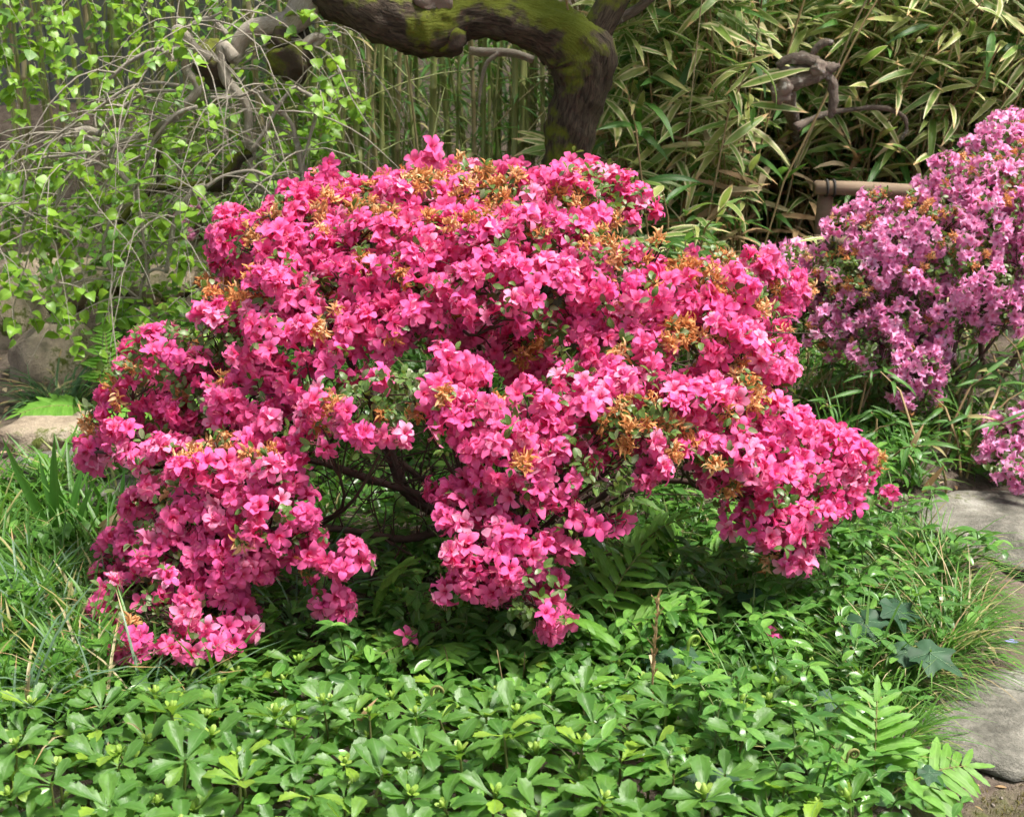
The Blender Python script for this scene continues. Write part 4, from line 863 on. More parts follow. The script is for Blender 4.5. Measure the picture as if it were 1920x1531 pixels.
azalea('orchid_azalea', 'large orchid pink azalea of hanging bell blooms in front of the log fence', OPADS, (at(1810, 560, 4.15), (.60, .45, .48)), ORCH, MAT['purple'], (at(1830, 700, 4.2)[0], 4.2, tz(1.4, 4.2)), .0275, 760, (.76, 1.02), OW, .10, 1500,
    stems=[([(1800, 700, 4.15), (1740, 600, 4.1), (1680, 500, 4.1), (1620, 430, 4.15)], .012), ([(1840, 650, 4.15), (1850, 520, 4.15), (1860, 400, 4.15), (1890, 300, 4.2)], .012), ([(1780, 720, 4.1), (1680, 640, 4.0), (1560, 580, 4.0), (1500, 540, 4.05)], .010), ([(1900, 680, 4.15), (1960, 540, 4.15), (1990, 420, 4.2)], .011), ([(1790, 740, 4.05), (1730, 720, 3.9), (1710, 740, 3.8)], .006)], down=.28, leafsz=.85, tips=7, wprob=.55, wr=.015, inner=.3, truss=(2, 4), cone=.8, tl=.016, shrink=1.0)
SP = [(1890, 800, 34, 28), (1875, 845, 40, 30), (1905, 885, 34, 24), (1960, 830, 50, 40), (1940, 790, 40, 34), (1955, 885, 40, 26)]
azalea('orchid_azalea', 'small low orchid pink azalea at the edge of the stone path', SP, (at(1930, 860, 3.55), (.17, .14, .13)), ORCH, MAT['purple'], (at(1930, 925, 3.55)[0], 3.55, tz(1.3, 3.55)), .034, 600, (.86, 1.12), [(1915, 770, 20)], .15, 160,
    stems=[([(1925, 880, 3.54), (1900, 840, 3.52)], .006), ([(1940, 870, 3.55), (1955, 830, 3.54)], .006)], down=.4, tips=5, truss=(2, 4))
FP = [(350, 415, 18, 14), (372, 400, 20, 16), (360, 440, 18, 20), (385, 425, 16, 14), (375, 385, 10, 10)]
azalea('magenta_azalea', 'tiny magenta azalea glimpsed through the mulberry twigs', FP, (at(368, 425, 5.3), (.10, .08, .10)), ORCH, MAT['purple'], (at(368, 470, 5.3)[0], 5.3, tz(-1.2, 5.3)), .036, 500, (.8, 1.0), [], .1, 60,
    stems=[([(366, 450, 5.3), (365, 420, 5.28)], .006)], down=.2, tips=4)

# ================================================================== ground cover and small plants
def blades(n, L, wid, out, droop, seed, rows=6, base=.02):
    """grass-like blades arching from one crown, joined"""
    r = np.random.default_rng(seed); v = np.linspace(0, 1, rows); a = r.random(n) * 6.283; o = r.uniform(*out, n); l = r.uniform(*L, n); dr = r.uniform(*droop, n); w = r.uniform(*wid, n)
    el = (np.pi / 2 - o)[:, None] - dr[:, None] * v[None]; ds = l[:, None] / (rows - 1)
    h = np.concatenate([np.zeros((n, 1)), np.cumsum((np.cos(el[:, 1:]) + np.cos(el[:, :-1])) / 2, 1)], 1) * ds; z = np.concatenate([np.zeros((n, 1)), np.cumsum((np.sin(el[:, 1:]) + np.sin(el[:, :-1])) / 2, 1)], 1) * ds
    rad = np.stack([np.cos(a), np.sin(a)], 1); side = np.stack([-np.sin(a), np.cos(a)], 1); b0 = rad * r.uniform(0, base, (n, 1)) + side * r.normal(0, base * .5, (n, 1))
    sway = r.normal(0, .10, (n, 1)) * l[:, None] * v ** 2
    ww = w[:, None] * np.interp(v, [0, .2, .7, .9, 1], [.7, 1, .8, .45, .04])
    V = np.zeros((n, rows, 3, 3))
    for k, u in enumerate((-1, 0, 1)):
        V[:, :, k, :2] = b0[:, None] + rad[:, None] * h[:, :, None] + side[:, None] * (sway + u * ww)[:, :, None]; V[:, :, k, 2] = z + (.35 * ww if u else 0)
    gf = grid_faces(rows, 3); Q = (gf[None] + (np.arange(n) * rows * 3)[:, None, None]).reshape(-1, 4)
    UV = np.zeros((n, rows, 3, 2)); UV[..., 0] = np.array([0, .5, 1]); UV[..., 1] = v[None, :, None]
    V[..., 2] = np.maximum(V[..., 2], .004)
    return Geo(V.reshape(-1, 3), Q, UV.reshape(-1, 2), np.repeat(r.random(n), rows * 3))

def in_bush(px, py): return 560 < px < 1380 and py < 1180
def pachysandra():
    lm = [mesh('leaf', g, MAT['pachy']) for g in PACHY]
    sm = [mesh('stem', tube(np.array([[0, 0, -.01], [.003, .002, .5], [0, 0, 1.0]]), np.array([.0028, .0026, .0022]), 6, False), MAT['pstem'])]
    bm = [mesh('flower_bud', join([leaf(.016, lambda v: .28 * math.sin(math.pi * (v * .8 + .15)), 4, 3, .9, -.4, 1.3).xf(frames([[0, 0, 0]], y=[[math.cos(a), math.sin(a), 1.4]], z=[[0, 0, 1]])[0]) for a in (0, 1.57, 3.14, 4.71)] + [tube(np.array([[0, 0, -.004], [0, 0, .007], [0, 0, .015]]), np.array([.003, .0045, .002]), 6)]), MAT['bud'])]
    n = 0; sp = .073; pts = []
    for iy, y in enumerate(np.arange(1.72, 2.75, sp * .86)):
        for x in np.arange(-1.12, .74, sp): pts.append((x + sp * .5 * (iy % 2) + rng.normal(0, .016), y + rng.normal(0, .016)))
    for (x, y) in pts:
        if x > path_edge(y) - (.09 if y < 2.45 else .04): continue
        pr = project([[x, y, tz(x, y)]])[0]
        pk = .97
        if pr[1] < 1330: pk = .85
        if pr[1] < 1230: pk = .5
        if pr[1] < 1120: pk = 0
        if pr[0] > 1280: pk *= .62
        if pr[0] > 1500: pk *= .55
        if pr[0] < 300 and pr[1] < 1390: pk *= .22
        if rng.random() > pk or n >= 296: continue
        h = rng.uniform(.075, .15) * (.35 if pr[1] < 1290 else (.5 if pr[1] < 1365 else (.75 if pr[1] < 1430 else 1))); n += 1; k = int(rng.integers(6, 9)); bud = rng.random() < .6
        where = 'at the shady foot of the pink azalea' if pr[1] < 1290 else ('in the bed beside the flagstone path' if pr[0] > 1280 else 'in the open front of the bed')
        t = thing('pachysandra', ('tall ' if h > .12 else 'low ') + {6: 'six', 7: 'seven', 8: 'eight'}[k] + ' leaved pachysandra rosette ' + ('with' if bud else 'without') + ' a bud ' + where, 'pachysandra', (x, y, tz(x, y)), rng.random() * 6.28, 'pachysandra ' + where, rng.uniform(.78, 1.04), (rng.normal(0, .14), rng.normal(0, .14)))
        S = np.eye(4); S[2, 2] = h; obj('stem', sm[0], t, S)
        a0 = rng.random() * 6.28
        for j in range(k):
            a = a0 + j * 6.283 / k + rng.normal(0, .2); el = rng.uniform(.25, .85) if j % 2 else rng.uniform(.1, .6)
            obj('leaf', lm[rng.integers(5)], t, frames([[.002 * math.cos(a), .002 * math.sin(a), h - .004 * (j % 3)]], y=[[math.cos(a) * math.cos(el), math.sin(a) * math.cos(el), math.sin(el)]], z=[[0, 0, 1]], scale=rng.uniform(.050, .070))[0])
        for j in range(3):
            a = a0 + .5 + j * 2.1 + rng.normal(0, .3); el = rng.uniform(-.2, .4)
            obj('leaf', lm[rng.integers(5)], t, frames([[0, 0, h * .55 - .004 * j]], y=[[math.cos(a) * math.cos(el), math.sin(a) * math.cos(el), math.sin(el)]], z=[[0, 0, 1]], scale=rng.uniform(.042, .060))[0])
        if bud: obj('flower_bud', bm[0], t, frames([[0, 0, h + .006]], z=[[rng.normal(0, .15), rng.normal(0, .15), 1]], scale=rng.uniform(.8, 1.3))[0])
pachysandra()

def vinca():
    lm = [mesh('leaf', g, MAT['vinca']) for g in VINCA]
    cur = []
    for l, h in ((.14, .09), (.10, .13), (.18, .07), (.06, .15)):
        P = catmull(np.array([[0, 0, -.01], [l * .25, 0, h * .7], [l * .7, .01, h], [l, .0, h * .95]]), 4); cur.append((P, mesh('stem', tube(P, np.linspace(.0017, .001, len(P)), 5, False), MAT['vstem'])))
    n = 0
    for i in range(2600):
        x = rng.uniform(-.35, 1.05); y = rng.uniform(1.85, 3.35)
        if x > path_edge(y) - (.09 if y < 2.45 else .05): continue
        px, py, _ = project([[x, y, tz(x, y)]])[0]
        pk = 0
        if px > 1080 and py > 960: pk = .55
        if px > 1250 and py > 1000: pk = 1.0
        if px > 1700 and py > 1500: pk = .4
        if px <= 1080 and 1060 < py < 1300: pk = .25
        if rng.random() > pk * .23 or n >= 295: continue
        n += 1; k = rng.integers(4); P = cur[k][0]
        where = 'in the shade under the pink azalea' if px < 1330 and py < 1280 else 'by the flagstone path'
        t = thing('periwinkle', ('arching', 'upright', 'long trailing', 'short erect')[k] + ' periwinkle sprig of glossy paired leaves ' + where, 'periwinkle', (x, y, tz(x, y) + .005), rng.random() * 6.28, 'periwinkle ' + where, rng.uniform(.85, 1.15)); obj('stem', cur[k][1], t)
        m = len(P)
        for j, f in enumerate((.35, .6, .82, 1.0)):
            q = P[min(int(f * (m - 1)), m - 1)]; a0 = rng.random() * 3.14; L = rng.uniform(.030, .046) * (1 if j < 3 else .75)
            for s in (0, math.pi):
                a = a0 + s + rng.normal(0, .25); el = rng.uniform(-.15, .55); obj('leaf', lm[rng.integers(4)], t, frames([q], y=[[math.cos(a) * math.cos(el), math.sin(a) * math.cos(el), math.sin(el)]], z=[[0, 0, 1]], scale=L)[0])
vinca()

def low_cover():
    # uncountable low leaves that carpet the bed under the taller plants
    N = 21000; x = rng.uniform(-1.35, 1.15, N); y = rng.uniform(1.6, 4.7, N); ok = x < path_edge(y) - .03 - .04 * rng.random(N); x, y = x[ok], y[ok]; pr = project(np.stack([x, y, terrain(x, y)], 1)); px, py = pr[:, 0], pr[:, 1]
    ok = (py > 560) & ~((px < 300) & (py < 960)) & ~((px < 240) & (rng.random(len(px)) < .55)); x, y, px, py = x[ok], y[ok], px[ok], py[ok]; n = len(x); z = terrain(x, y) + rng.uniform(.008, .085, n); a = rng.random(n) * 6.283
    T = frames(np.stack([x, y, z], 1), y=np.stack([np.cos(a), np.sin(a), rng.uniform(-.4, .5, n)], 1), z=np.array([[0, -.1, 1.0]]) + rng.normal(0, .35, (n, 3)), scale=rng.uniform(.022, .046, n))
    g = spread_var(VINCA, T); o = stuff(obj('groundcover', mesh('groundcover', g, MAT['vinca']))); tag(o, 'low carpet of small dark green leaves covering the bed', 'groundcover')
    # fallen bits on the bare path
    N = 700; x = rng.uniform(.7, 1.7, N); y = rng.uniform(1.7, 3.8, N); ok = x > path_edge(y) - .05; x, y = x[ok], y[ok]; a = rng.random(len(x)) * 6.28
    T = frames(np.stack([x, y, terrain(x, y) + .006], 1), y=np.stack([np.cos(a), np.sin(a), rng.normal(0, .1, len(x))], 1), scale=rng.uniform(.008, .035, len(x))); T[:, :3, 0] *= rng.uniform(.25, 1.0, (len(x), 1))
    o = stuff(obj('leaf_litter', mesh('leaf_litter', spread_var(VINCA, T), MAT['dry']))); tag(o, 'scattered dry leaf fragments and twigs on the bare soil path', 'leaf litter')
    N = 900; x = rng.uniform(.68, 1.8, N); y = rng.uniform(1.6, 3.8, N); ok = x > path_edge(y) - .03; x, y = x[ok], y[ok]; s = rng.gamma(1.6, .0022, len(x)) + .0015
    T = frames(np.stack([x, y, terrain(x, y) + .001], 1), z=rng.normal(0, 1, (len(x), 3)), scale=s); o = stuff(obj('grit', mesh('grit', spread_var([rock_geo(1, .8, .6, k, .3, 0, 8) for k in range(3)], T), MAT['pebble']))); tag(o, 'fine grit and crumbs of soil on the path', 'grit')
    # litter on the left bank
    N = 420; P = np.array([ground(rng.uniform(0, 480), rng.uniform(480, 860)) for _ in range(N)]); a = rng.random(N) * 6.28
    T = frames(P + np.array([0, 0, .006]), y=np.stack([np.cos(a), np.sin(a), rng.normal(0, .2, N)], 1), scale=rng.uniform(.02, .05, N)); o = stuff(obj('leaf_litter', mesh('leaf_litter', spread_var(VINCA, T), MAT['dry']))); tag(o, 'tan fallen leaves on the bare bank under the mulberry', 'leaf litter')
low_cover()

def tufts():
    GR = [mesh('blades', blades(26, (.09, .24), (.0016, .0034) if i < 2 else (.003, .006), (.1, 1.0), (.3, 1.4), i), MAT['grass']) for i in range(5)]
    SD = [mesh('blades', blades(22, (.14, .30), (.002, .0038), (.1, .8), (.5, 1.5), 20 + i), MAT['sedge']) for i in range(4)]
    LI = [mesh('blades', blades(90, (.14, .24), (.0025, .0045), (.2, 1.1), (.8, 1.9), 40 + i, base=.04), MAT['liriope']) for i in range(3)]
    TU = [mesh('blades', blades(150, (.13, .25), (.0014, .0029), (.3, 1.25), (.7, 1.8), 60 + i, base=.04), MAT['grass']) for i in range(3)]
    TS = [mesh('blades', blades(45, (.16, .30), (.0012, .0022), (.3, 1.3), (.5, 1.5), 70 + i, base=.04), MAT['straw']) for i in range(2)]
    ST = [mesh('blades', blades(16, (.12, .30), (.0007, .0014), (.05, .5), (.1, .6), 80 + i), MAT['straw']) for i in range(3)]
    def put(name, ms, px, py, label, cat, group, s=1.0, jig=1.0):
        p = ground(px, py); kk = int(rng.integers(len(ms))); o = obj(name, ms[kk]); label = (('short ' if s < .85 else 'tall ') + ('broad bladed ' if kk > 1 else 'fine bladed ') + label) if name == 'grass_tuft' else label; o.location = (p[0], p[1], tz(p[0], p[1]) - .003); o.rotation_euler = (0, 0, rng.random() * 6.28); o.scale = (s,) * 3; tag(o, label, cat, group)
    for i in range(170):
        px = rng.uniform(-60, 420); py = rng.uniform(930, 1360)
        if px > 250 and py < 1180: continue
        put('grass_tuft', GR, px, py, 'tuft of fresh green grass left of the pink azalea', 'grass tuft', 'grass tufts beside the pink azalea', rng.uniform(.6, 1.15))
    for px, py in ((40, 1180), (110, 1240), (150, 1330), (70, 1130), (10, 1290), (200, 1180), (330, 1330), (560, 1180), (190, 1400), (280, 1370), (30, 1390), (240, 1260)): put('sedge_tuft', SD, px, py, 'tuft of blue green sedge among the pachysandra and grass', 'sedge tuft', 'blue sedge tufts', rng.uniform(.75, 1.1))
    for i in range(46): put('grass_tuft', GR, rng.uniform(1150, 1720), rng.uniform(1010, 1450), 'thin grass tuft growing up through the periwinkle', 'grass tuft', 'grass tufts in the periwinkle', rng.uniform(.5, .9))
    for i in range(16): put('grass_tuft', GR, rng.uniform(600, 1350), rng.uniform(1010, 1230), 'thin grass tuft in the shade under the pink azalea', 'grass tuft', 'grass tufts in the shade', rng.uniform(.5, 1.0))
    for px, py in ((1700, 1120), (1740, 1180), (1770, 1130), (1790, 1210), (1730, 1250), (1690, 1060), (1640, 1020), (1760, 1070), (1690, 1290), (1620, 1240), (1810, 1160), (1650, 1330), (1670, 1400)): put('sedge_tussock', TU, px, py, 'arching fine leaved sedge tussock spilling over the path edge', 'sedge tussock', 'sedge tussocks at the path edge', rng.uniform(.65, 1.0))
    for px, py in ((1800, 1180), (1740, 1110), (1770, 1240), (1700, 1270)): put('sedge_tussock', TS, px, py, 'withered straw coloured sedge tussock at the path edge', 'sedge tussock', 'withered sedge tussocks', rng.uniform(.6, .9))
    put('lilyturf', LI, 125, 768, 'dark green lilyturf tuft with browned tips in front of the tan boulder', 'lilyturf', None, 1.15); put('lilyturf', LI[1:], 70, 765, 'smaller lilyturf tuft beside the tan boulder', 'lilyturf', None, .7)
    put('lilyturf', LI, 380, 640, 'dark lilyturf tuft behind the pink azalea below the mulberry', 'lilyturf', None, .8)
    for i in range(9): put('dry_grass', ST, rng.uniform(1520, 1680), rng.uniform(740, 830), 'dry straw coloured grass stems below the orchid pink azalea', 'dry grass', 'dry grass stems', rng.uniform(.7, 1.1))
    for i in range(26): put('grass_tuft', GR, rng.uniform(1480, 1920), rng.uniform(700, 930), 'fresh grass tuft among the young bamboo', 'grass tuft', 'grass tufts among the young bamboo', rng.uniform(.6, 1.1))
    for i in range(24): put('grass_tuft', GR, rng.uniform(1180, 1500), rng.uniform(520, 800), 'grass tuft behind the pink azalea', 'grass tuft', 'grass tufts behind the pink azalea', rng.uniform(.8, 1.4))
    for i in range(60): put('grass_tuft', GR, rng.uniform(560, 1400), rng.uniform(600, 960), 'grass tuft seen through the azalea stems', 'grass tuft', 'grass tufts behind the azalea stems', rng.uniform(.8, 1.3))
    bl = [mesh('blade', leaf(L, lambda v: .045 * np.interp(v, [0, .15, .7, 1], [.8, 1, .75, .02]), 8, 3, .25, c, 0, 0, None, .3), MAT['iris']) for L, c in ((.30, .15), (.24, .35), (.2, .1))]
    for px, py, s, lab in ((112, 1040, 1.0, 'iris with long upright sword leaves in front of the flat stones'), (165, 1030, .6, 'short iris fan between the flat stones and the azalea skirt'), (225, 1000, .55, 'small iris fan half behind the azalea skirt')):
        p = ground(px, py); t = thing('iris', lab, 'iris', (p[0], p[1], tz(p[0], p[1])), 0, None, s)
        for j in range(6): obj('blade', bl[j % 3], t, frames([[rng.normal(0, .012), rng.normal(0, .008), 0]], y=[[-.42 + .17 * j, rng.normal(0, .1), 1]], z=[[0, -1, .2]])[0])
    # leafy herbs and vines
    herb = [mesh('leaf', g, MAT['vine']) for g in MULB]; st = mesh('stem', tube(np.array([[0, 0, -.01], [.01, 0, .5], [.0, 0, 1.0]]), np.array([.002, .0018, .0012]), 5, False), MAT['vstem'])
    def herbp(px, py, h, label, group, nl=9, L=(.03, .055), lm=herb, name='leafy_herb', cat='herb'):
        p = ground(px, py); t = thing(name, label, cat, (p[0], p[1], tz(p[0], p[1])), rng.random() * 6.28, group, 1, (rng.normal(0, .15), rng.normal(0, .15))); S = np.eye(4); S[2, 2] = h; obj('stem', st, t, S)
        for j in range(nl):
            a = j * 2.4 + rng.normal(0, .2); f = .3 + .7 * j / nl; el = rng.uniform(-.2, .5); obj('leaf', lm[j % len(lm)], t, frames([[.005, 0, h * f]], y=[[math.cos(a) * math.cos(el), math.sin(a) * math.cos(el), math.sin(el)]], z=[[0, 0, 1]], scale=rng.uniform(*L))[0])
    for i in range(34): herbp(rng.uniform(-30, 240), rng.uniform(900, 1120) if i < 22 else rng.uniform(1120, 1330), rng.uniform(.05, .14), 'broad leaved green herb in the grass left of the pink azalea', 'herbs in the grass', 8)
    for i in range(16): herbp(rng.uniform(180, 420), rng.uniform(600, 800), rng.uniform(.08, .2), 'light green leafy herb behind the left side of the pink azalea', 'herbs behind the azalea', 9, (.035, .06))
    for i in range(22): herbp(rng.uniform(1560, 1900), rng.uniform(780, 925), rng.uniform(.05, .13), 'glossy oval leaved seedling among the young bamboo', 'seedlings among the young bamboo', 7, (.035, .06), [mesh('leaf', g, MAT['vinca']) for g in VINCA] if i == 0 else SEED); 
    for i in range(30): herbp(rng.uniform(600, 1080), rng.uniform(395, 520), rng.uniform(.1, .38), 'bright green leafy creeper at the foot of the bamboo canes', 'creepers at the bamboo foot', 12, (.05, .085))
    for i in range(14): herbp(rng.uniform(1190, 1330), rng.uniform(470, 640), rng.uniform(.1, .3), 'lobed green creeper at the foot of the variegated bamboo', 'creepers at the thicket foot', 10, (.05, .085))
    for i in range(20): herbp(rng.uniform(0, 420), rng.uniform(470, 560), rng.uniform(.15, .4), 'light green leafy shrub shoot behind the boulders', 'shrub shoots behind the boulders', 12, (.04, .07))
SEED = [mesh('leaf', g, MAT['vinca']) for g in VINCA]
tufts()

def ferns():
    pin = [mesh('pinna', leaf(1.0, lambda v: .13 * (np.interp(v, [0, .12, .5, .85, 1], [.75, .85, 1, .6, .12]) * (1 + .10 * math.sin(v * 26))), 10, 3, .12, c, 0, .012), MAT['fern']) for c in (.2, .5, .8)]
    def frond(t, base, d, L, npair, plen):
        d = np.array(d, float); d = unit(d); P = [np.zeros(3)]
        for i in range(9): dd = unit(d + np.array([0, 0, -.09 * i])); P.append(P[-1] + dd * L / 9)
        P = np.array(P) + base; f = obj('frond', mesh('frond', tube(P, np.linspace(.0022, .0009, 10), 5, False), MAT['fern_stalk']), t)
        up = np.array([0, -.35, 1.0])
        for j in range(npair):
            s = .38 + .58 * j / (npair - 1); i = s * 9; k = int(i); q = P[k] + (P[min(k + 1, 9)] - P[k]) * (i - k); tg = unit(P[min(k + 1, 9)] - P[k]); sd = unit(np.cross(tg, up)); l = plen * (1 - .62 * (j / npair)) * (1.0 if j else .85)
            for sg in (-1, 1): obj('pinna', pin[j % 3], f, frames([q], y=[tg * (.35 + .5 * j / npair) + sg * sd], z=[up], scale=l)[0])
        tg = unit(P[9] - P[8]); obj('pinna', pin[0], f, frames([P[9]], y=[tg], z=[up], scale=plen * .45)[0])
    spots = [(700, 1180, 2.63, [(.25, -.3, 1.0)], 'bright fern frond standing under the left skirt of the pink azalea', .22, .085), (830, 1230, 2.55, [(.1, -.75, .75), (-.5, -.6, .7)], 'pale fern spreading in the shade left of the hanging blossom spray', .18, .075),
             (1120, 1235, 2.55, [(-.15, -.4, .8), (.5, -.3, .9), (.25, .1, 1.0)], 'fern with broad spread fronds right of the hanging blossom spray', .24, .095), (1105, 1310, 2.42, [(.05, -.5, .9)], 'young light fern frond below the hanging blossom spray', .13, .075),
             (1635, 1530, 2.02, [(.05, .25, 1.0), (.75, .1, .75), (-.3, .2, .9)], 'bright fern with deeply cut fronds at the edge of the path', .17, .105), (1140, 1120, 2.85, [(-.2, -.3, 1.0), (.35, -.2, 1.0)], 'tall fern in deep shade under the pink azalea', .30, .09), (1235, 1375, 2.3, [(.0, -.4, 1.0)], 'small fern frond beside the brown spike', .12, .06), (1300, 1060, 2.85, [(.3, -.4, .9), (-.3, -.3, .9)], 'fern in the shade under the right side of the pink azalea', .26, .085)]
    for px, py, Y, dirs, lab, L, pl in spots:
        p = ground(px, py); t = thing('fern', lab, 'fern', (p[0], p[1], tz(p[0], p[1])))
        for k, d in enumerate(dirs): frond(t, np.array([rng.normal(0, .008), rng.normal(0, .008), 0]), d, L * rng.uniform(.9, 1.1), 7, pl)
    fine = [(215, 790, [(-.6, -.5, .6), (.2, -.7, .6), (.7, -.3, .6), (-.1, .3, .9)], 'feathery light green fern between the lilyturf and the pink azalea', .30, .10), (320, 850, [(-.3, -.6, .8), (.4, -.6, .8), (.0, .1, 1)], 'feathery fern seen through the left side of the pink azalea', .26, .085)]
    for px, py, dirs, lab, L, pl in fine:
        p = ground(px, py); t = thing('fern', lab, 'fern', (p[0], p[1], tz(p[0], p[1])))
        for d in dirs: frond(t, np.zeros(3), d, L, 14, pl)
    for i, (px, py, s, lab) in enumerate(((1610, 1440, 1.0, 'coiled fiddlehead beside the ivy near the path'), (1570, 1520, 1.0, 'coiled fiddlehead behind the bright path side fern'), (1275, 1330, 1.3, 'coiled fiddlehead to the right of the brown spike'), (800, 1400, 1.1, 'coiled fiddlehead among the pachysandra'))):
        p = ground(px, py); th = np.linspace(0, 4.2 * np.pi, 40); r = .011 * np.exp(-th * .13); c = np.array([.011, 0, .10]); sp = np.stack([-r * np.cos(th), np.linspace(0, .004, 40), r * np.sin(th)], 1) + c
        P = np.concatenate([np.array([[.002, 0, -.01], [-.002, 0, .04], [.0, 0, .08]]), sp]); g = tube(P, np.concatenate([np.full(3, .0022), np.linspace(.0026, .0012, 40)]), 6, False); o = obj('fiddlehead', mesh('fiddlehead', g, MAT['fern_stalk'] if i % 2 else MAT['bud'])); o.location = (p[0], p[1], tz(p[0], p[1])); o.rotation_euler = (0, .1, rng.uniform(-.6, .6)); o.scale = (s,) * 3; tag(o, lab, 'fiddlehead')
ferns()

def ivy():
    im = [mesh('leaf', g, [MAT['ivy'], MAT['ivy_vein']]) for g in IVY]
    S = [(1672, 1128, .07, 'dark ivy sprig with pale veins beside the sedge tussocks', 3), (1610, 1150, .075, 'dark ivy sprig trailing over the periwinkle', 2), (1720, 1212, .085, 'large veined dark ivy leaf in front of the sedge tussocks', 2), (1272, 1215, .07, 'dark ivy leaf in the shade beside the brown spike', 2), (1400, 1110, .07, 'dull ivy leaf in the shade under the azalea blossoms', 2), (1325, 1455, .06, 'small dark ivy among the front pachysandra', 2), (1730, 1440, .04, 'small ivy trailing onto the flagstone', 2), (1560, 1300, .05, 'ivy leaf nearly buried in periwinkle', 1)]
    for px, py, L, lab, n in S:
        d = ray(px, py); p = at(px, py, 1.0); t0 = 1.2
        while True:
            p = CAM + d * t0
            if p[2] < tz(p[0], p[1]) + .10: break
            t0 += .01
        b = np.array([p[0], p[1] + .03, tz(p[0], p[1] + .03)]); t = thing('ivy', lab, 'ivy', b); tip = p - b
        obj('stem', mesh('stem', tube(catmull(np.array([[0, .02, -.01], [0, .01, tip[2] * .6], tip]), 4), .0012, 5, False), MAT['pstem']), t)
        for j in range(n): obj('leaf', im[j % 2], t, frames([tip + np.array([rng.normal(0, .03) * (j > 0), .02 * j, -.012 * j])], y=[[rng.uniform(-.3, .9) if j == 0 else rng.normal(0, 1), -.75, -.25]], z=[[rng.normal(.1, .2), -.45, 1]], scale=L * (1 - .2 * j))[0])
ivy()

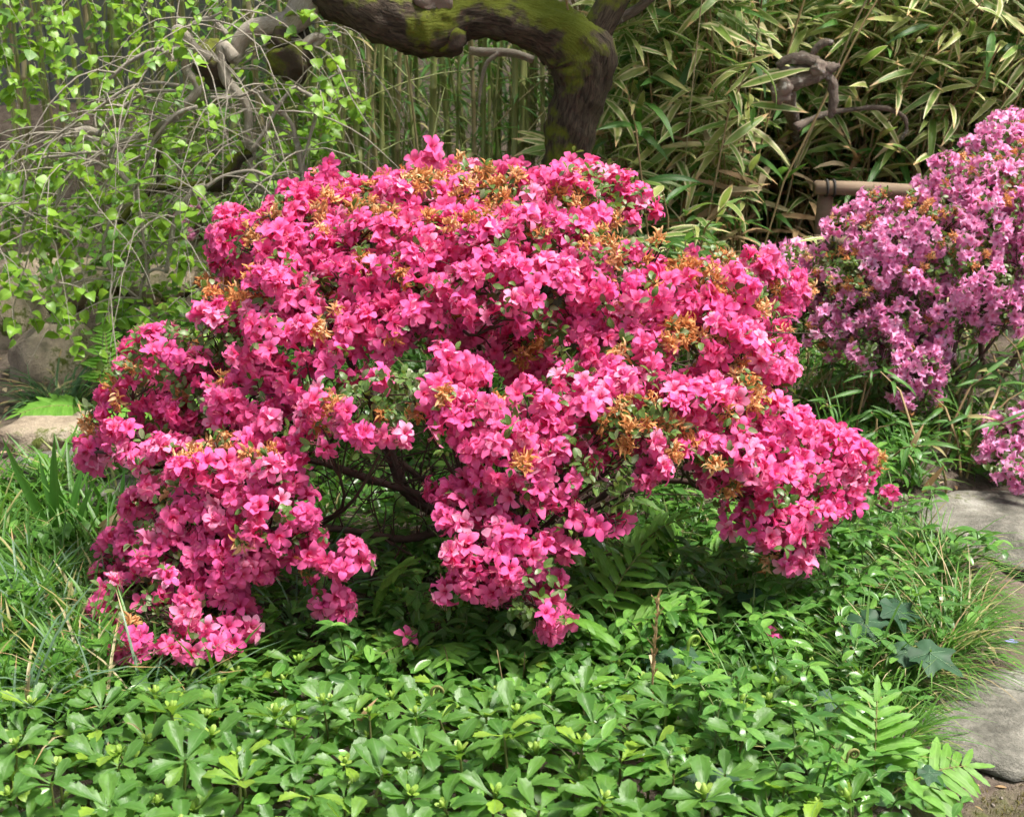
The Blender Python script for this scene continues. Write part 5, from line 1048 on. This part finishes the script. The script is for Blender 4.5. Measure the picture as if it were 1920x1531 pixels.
def bits():
    for k, (px, py, lab) in enumerate(((765, 1192, 'single fallen pink blossom resting on the shaded pachysandra'), (1443, 1187, 'single fallen pink blossom caught in the periwinkle'))):
        d = ray(px, py); q = 1.5
        while (CAM + d * q)[2] > tz(*(CAM + d * q)[:2]) + .075: q += .005
        o = obj('fallen_blossom', mesh('fallen_blossom', PINK[2 + k], [MAT['pink'], MAT['stamen']]), None, frames([CAM + d * q], z=[[.5, -.35, .8]])[0]); tag(o, lab, 'blossom')
    # brown fertile spike of the fern
    p = ground(1222, 1400); t = thing('seed_spike', 'upright rusty brown seed spike rising above the pachysandra', 'seed spike', (p[0], p[1], tz(p[0], p[1]))); a = at(1235, 1120, p[1]) - np.array(t.location); m = a * .5 + np.array([-.004, 0, 0])
    obj('stalk', mesh('stalk', tube(catmull(np.array([[0, 0, 0], m, a]), 5), np.linspace(.0022, .0014, 11), 6), MAT['dry']), t)
    q = np.linspace(.48, 1.0, 26); P = np.array([catmull(np.array([[0, 0, 0], m, a]), 12)[int(x * 24)] for x in q]); d = unit(np.stack([rng.normal(0, .35, 26), rng.normal(0, .35, 26), np.full(26, 1.0)], 1))
    obj('seed_head', mesh('seed_head', spread(leaf(1, lambda v: .12, 4, 3, .6, .2), frames(P, y=d, scale=.022)), MAT['dry']), t)
    # dry blades and leaves
    dl = [mesh('dry_leaf', g, MAT['dry']) for g in SASA[:4]]
    D = [(175, 1045, .17, (.8, -.2, .55), 'long tan dry blade leaning over the grass by the azalea skirt'), (190, 1050, .14, (.6, -.1, .75), 'shorter tan dry blade beside the long tan one'), (125, 1090, .08, (-.4, -.5, .4), 'pale dry leaf lying in the grass'), (20, 1055, .10, (.9, -.3, .3), 'buff dry leaf in the grass by the iris'), (60, 1370, .07, (.2, -.2, .9), 'brown dry leaf upright among pachysandra near the sedge'), (135, 1345, .06, (.4, .0, .9), 'tan dry leaf stuck among the blue sedge'), (668, 1420, .08, (.3, -.3, .8), 'withered tan leaf among the front pachysandra'), (1780, 960, .10, (-.8, -.3, .05), 'dry tan leaf on the soil beside the pale flagstone'), (1900, 955, .06, (.7, -.4, .1), 'curled brown leaf by the small orchid bush'), (1690, 900, .12, (.3, -.2, .9), 'straw coloured dry bamboo leaf upright in the young bamboo'), (1705, 830, .08, (.1, -.1, 1.0), 'cream dry bamboo leaf above the seedlings'), (1725, 960, .11, (.4, -.3, .8), 'dry bamboo leaf leaning by the path corner')]
    for k, (px, py, L, d, lab) in enumerate(D):
        p = ground(px, py); o = obj('dry_leaf', dl[k % 4], None, frames([[p[0], p[1], tz(p[0], p[1]) + (.05 if d[2] > .3 else .006)]], y=[d], z=[[0, -.7, .7]], scale=L)[0]); T = o.matrix_basis.copy(); tag(o, lab, 'dry leaf')
    # pale dead stems
    for k, (px, py, px2, py2) in enumerate(((945, 1350, 932, 1218), (970, 1310, 984, 1222), (905, 1350, 898, 1295))):
        p = ground(px, py); q = at(px2, py2, p[1]); g = tube(catmull(np.array([[0, 0, 0], (q - p) * .5 + np.array([.004, 0, 0]), q - p]), 4), np.linspace(.0016, .0009, 9), 5); o = obj('dry_weed', mesh('dry_weed', g, MAT['straw'])); o.location = p; tag(o, 'thin pale dry weed poking up through the pachysandra', 'dry weed', 'dry weeds in the pachysandra')
    # one periwinkle flower at the path
    p = ground(1893, 1235); t = thing('periwinkle_flower', 'single pale violet periwinkle flower over the bare path', 'flower', (p[0], p[1], tz(p[0], p[1])))
    obj('stem', mesh('stem', tube(catmull(np.array([[-.05, .02, 0], [-.02, .0, .03], [0, 0, .035]]), 4), .001, 5, False), MAT['vstem']), t)
    pm = mesh('petal', leaf(.013, lambda v: np.interp(v, [0, .6, 1], [.08, .42, .3]), 4, 3, .1, .2), MAT['violet'])
    for k in range(5): a = k * 1.2566; obj('petal', pm, t, frames([[0, 0, .035]], y=[[math.cos(a), math.sin(a), .25]], z=[[0, 0, 1]])[0])
    # moss cushions at the flagstone
    N = 5200; x = rng.uniform(.60, 1.0, N); y = rng.uniform(1.72, 2.12, N); f = np.array([mnoise.noise(Vector((u * 9, v * 9, 3.0))) for u, v in zip(x, y)]); pe = path_edge(y)
    ok = (x > pe - .03) & (f > .02 + .6 * np.maximum(x - pe - .12, 0) + rng.normal(0, .10, N)); x, y = x[ok], y[ok]; d = unit(np.stack([rng.normal(0, .7, len(x)), rng.normal(0, .7, len(x)), np.ones(len(x))], 1))
    o = stuff(obj('moss', mesh('moss', spread_var(SASA_LO, frames(np.stack([x, y, terrain(x, y)], 1), y=d, scale=rng.uniform(.006, .013, len(x)))), MOSS))); tag(o, 'olive brown moss creeping over the soil below the flagstone', 'moss')
k_ = NB('moss'); tc_ = k_.n('ShaderNodeTexCoord'); n_ = k_.noise(tc_.outputs['Object'], 220, 4, .7); n2_ = k_.noise(tc_.outputs['Object'], 40, 3)
MOSS = k_.end(k_.bsdf(k_.mix(n2_, k_.mix(n_, (.05, .06, .01), (.17, .18, .03)), (.16, .11, .05)), .95, .1, k_.bump(n_, 1.0, .008)))
bits()
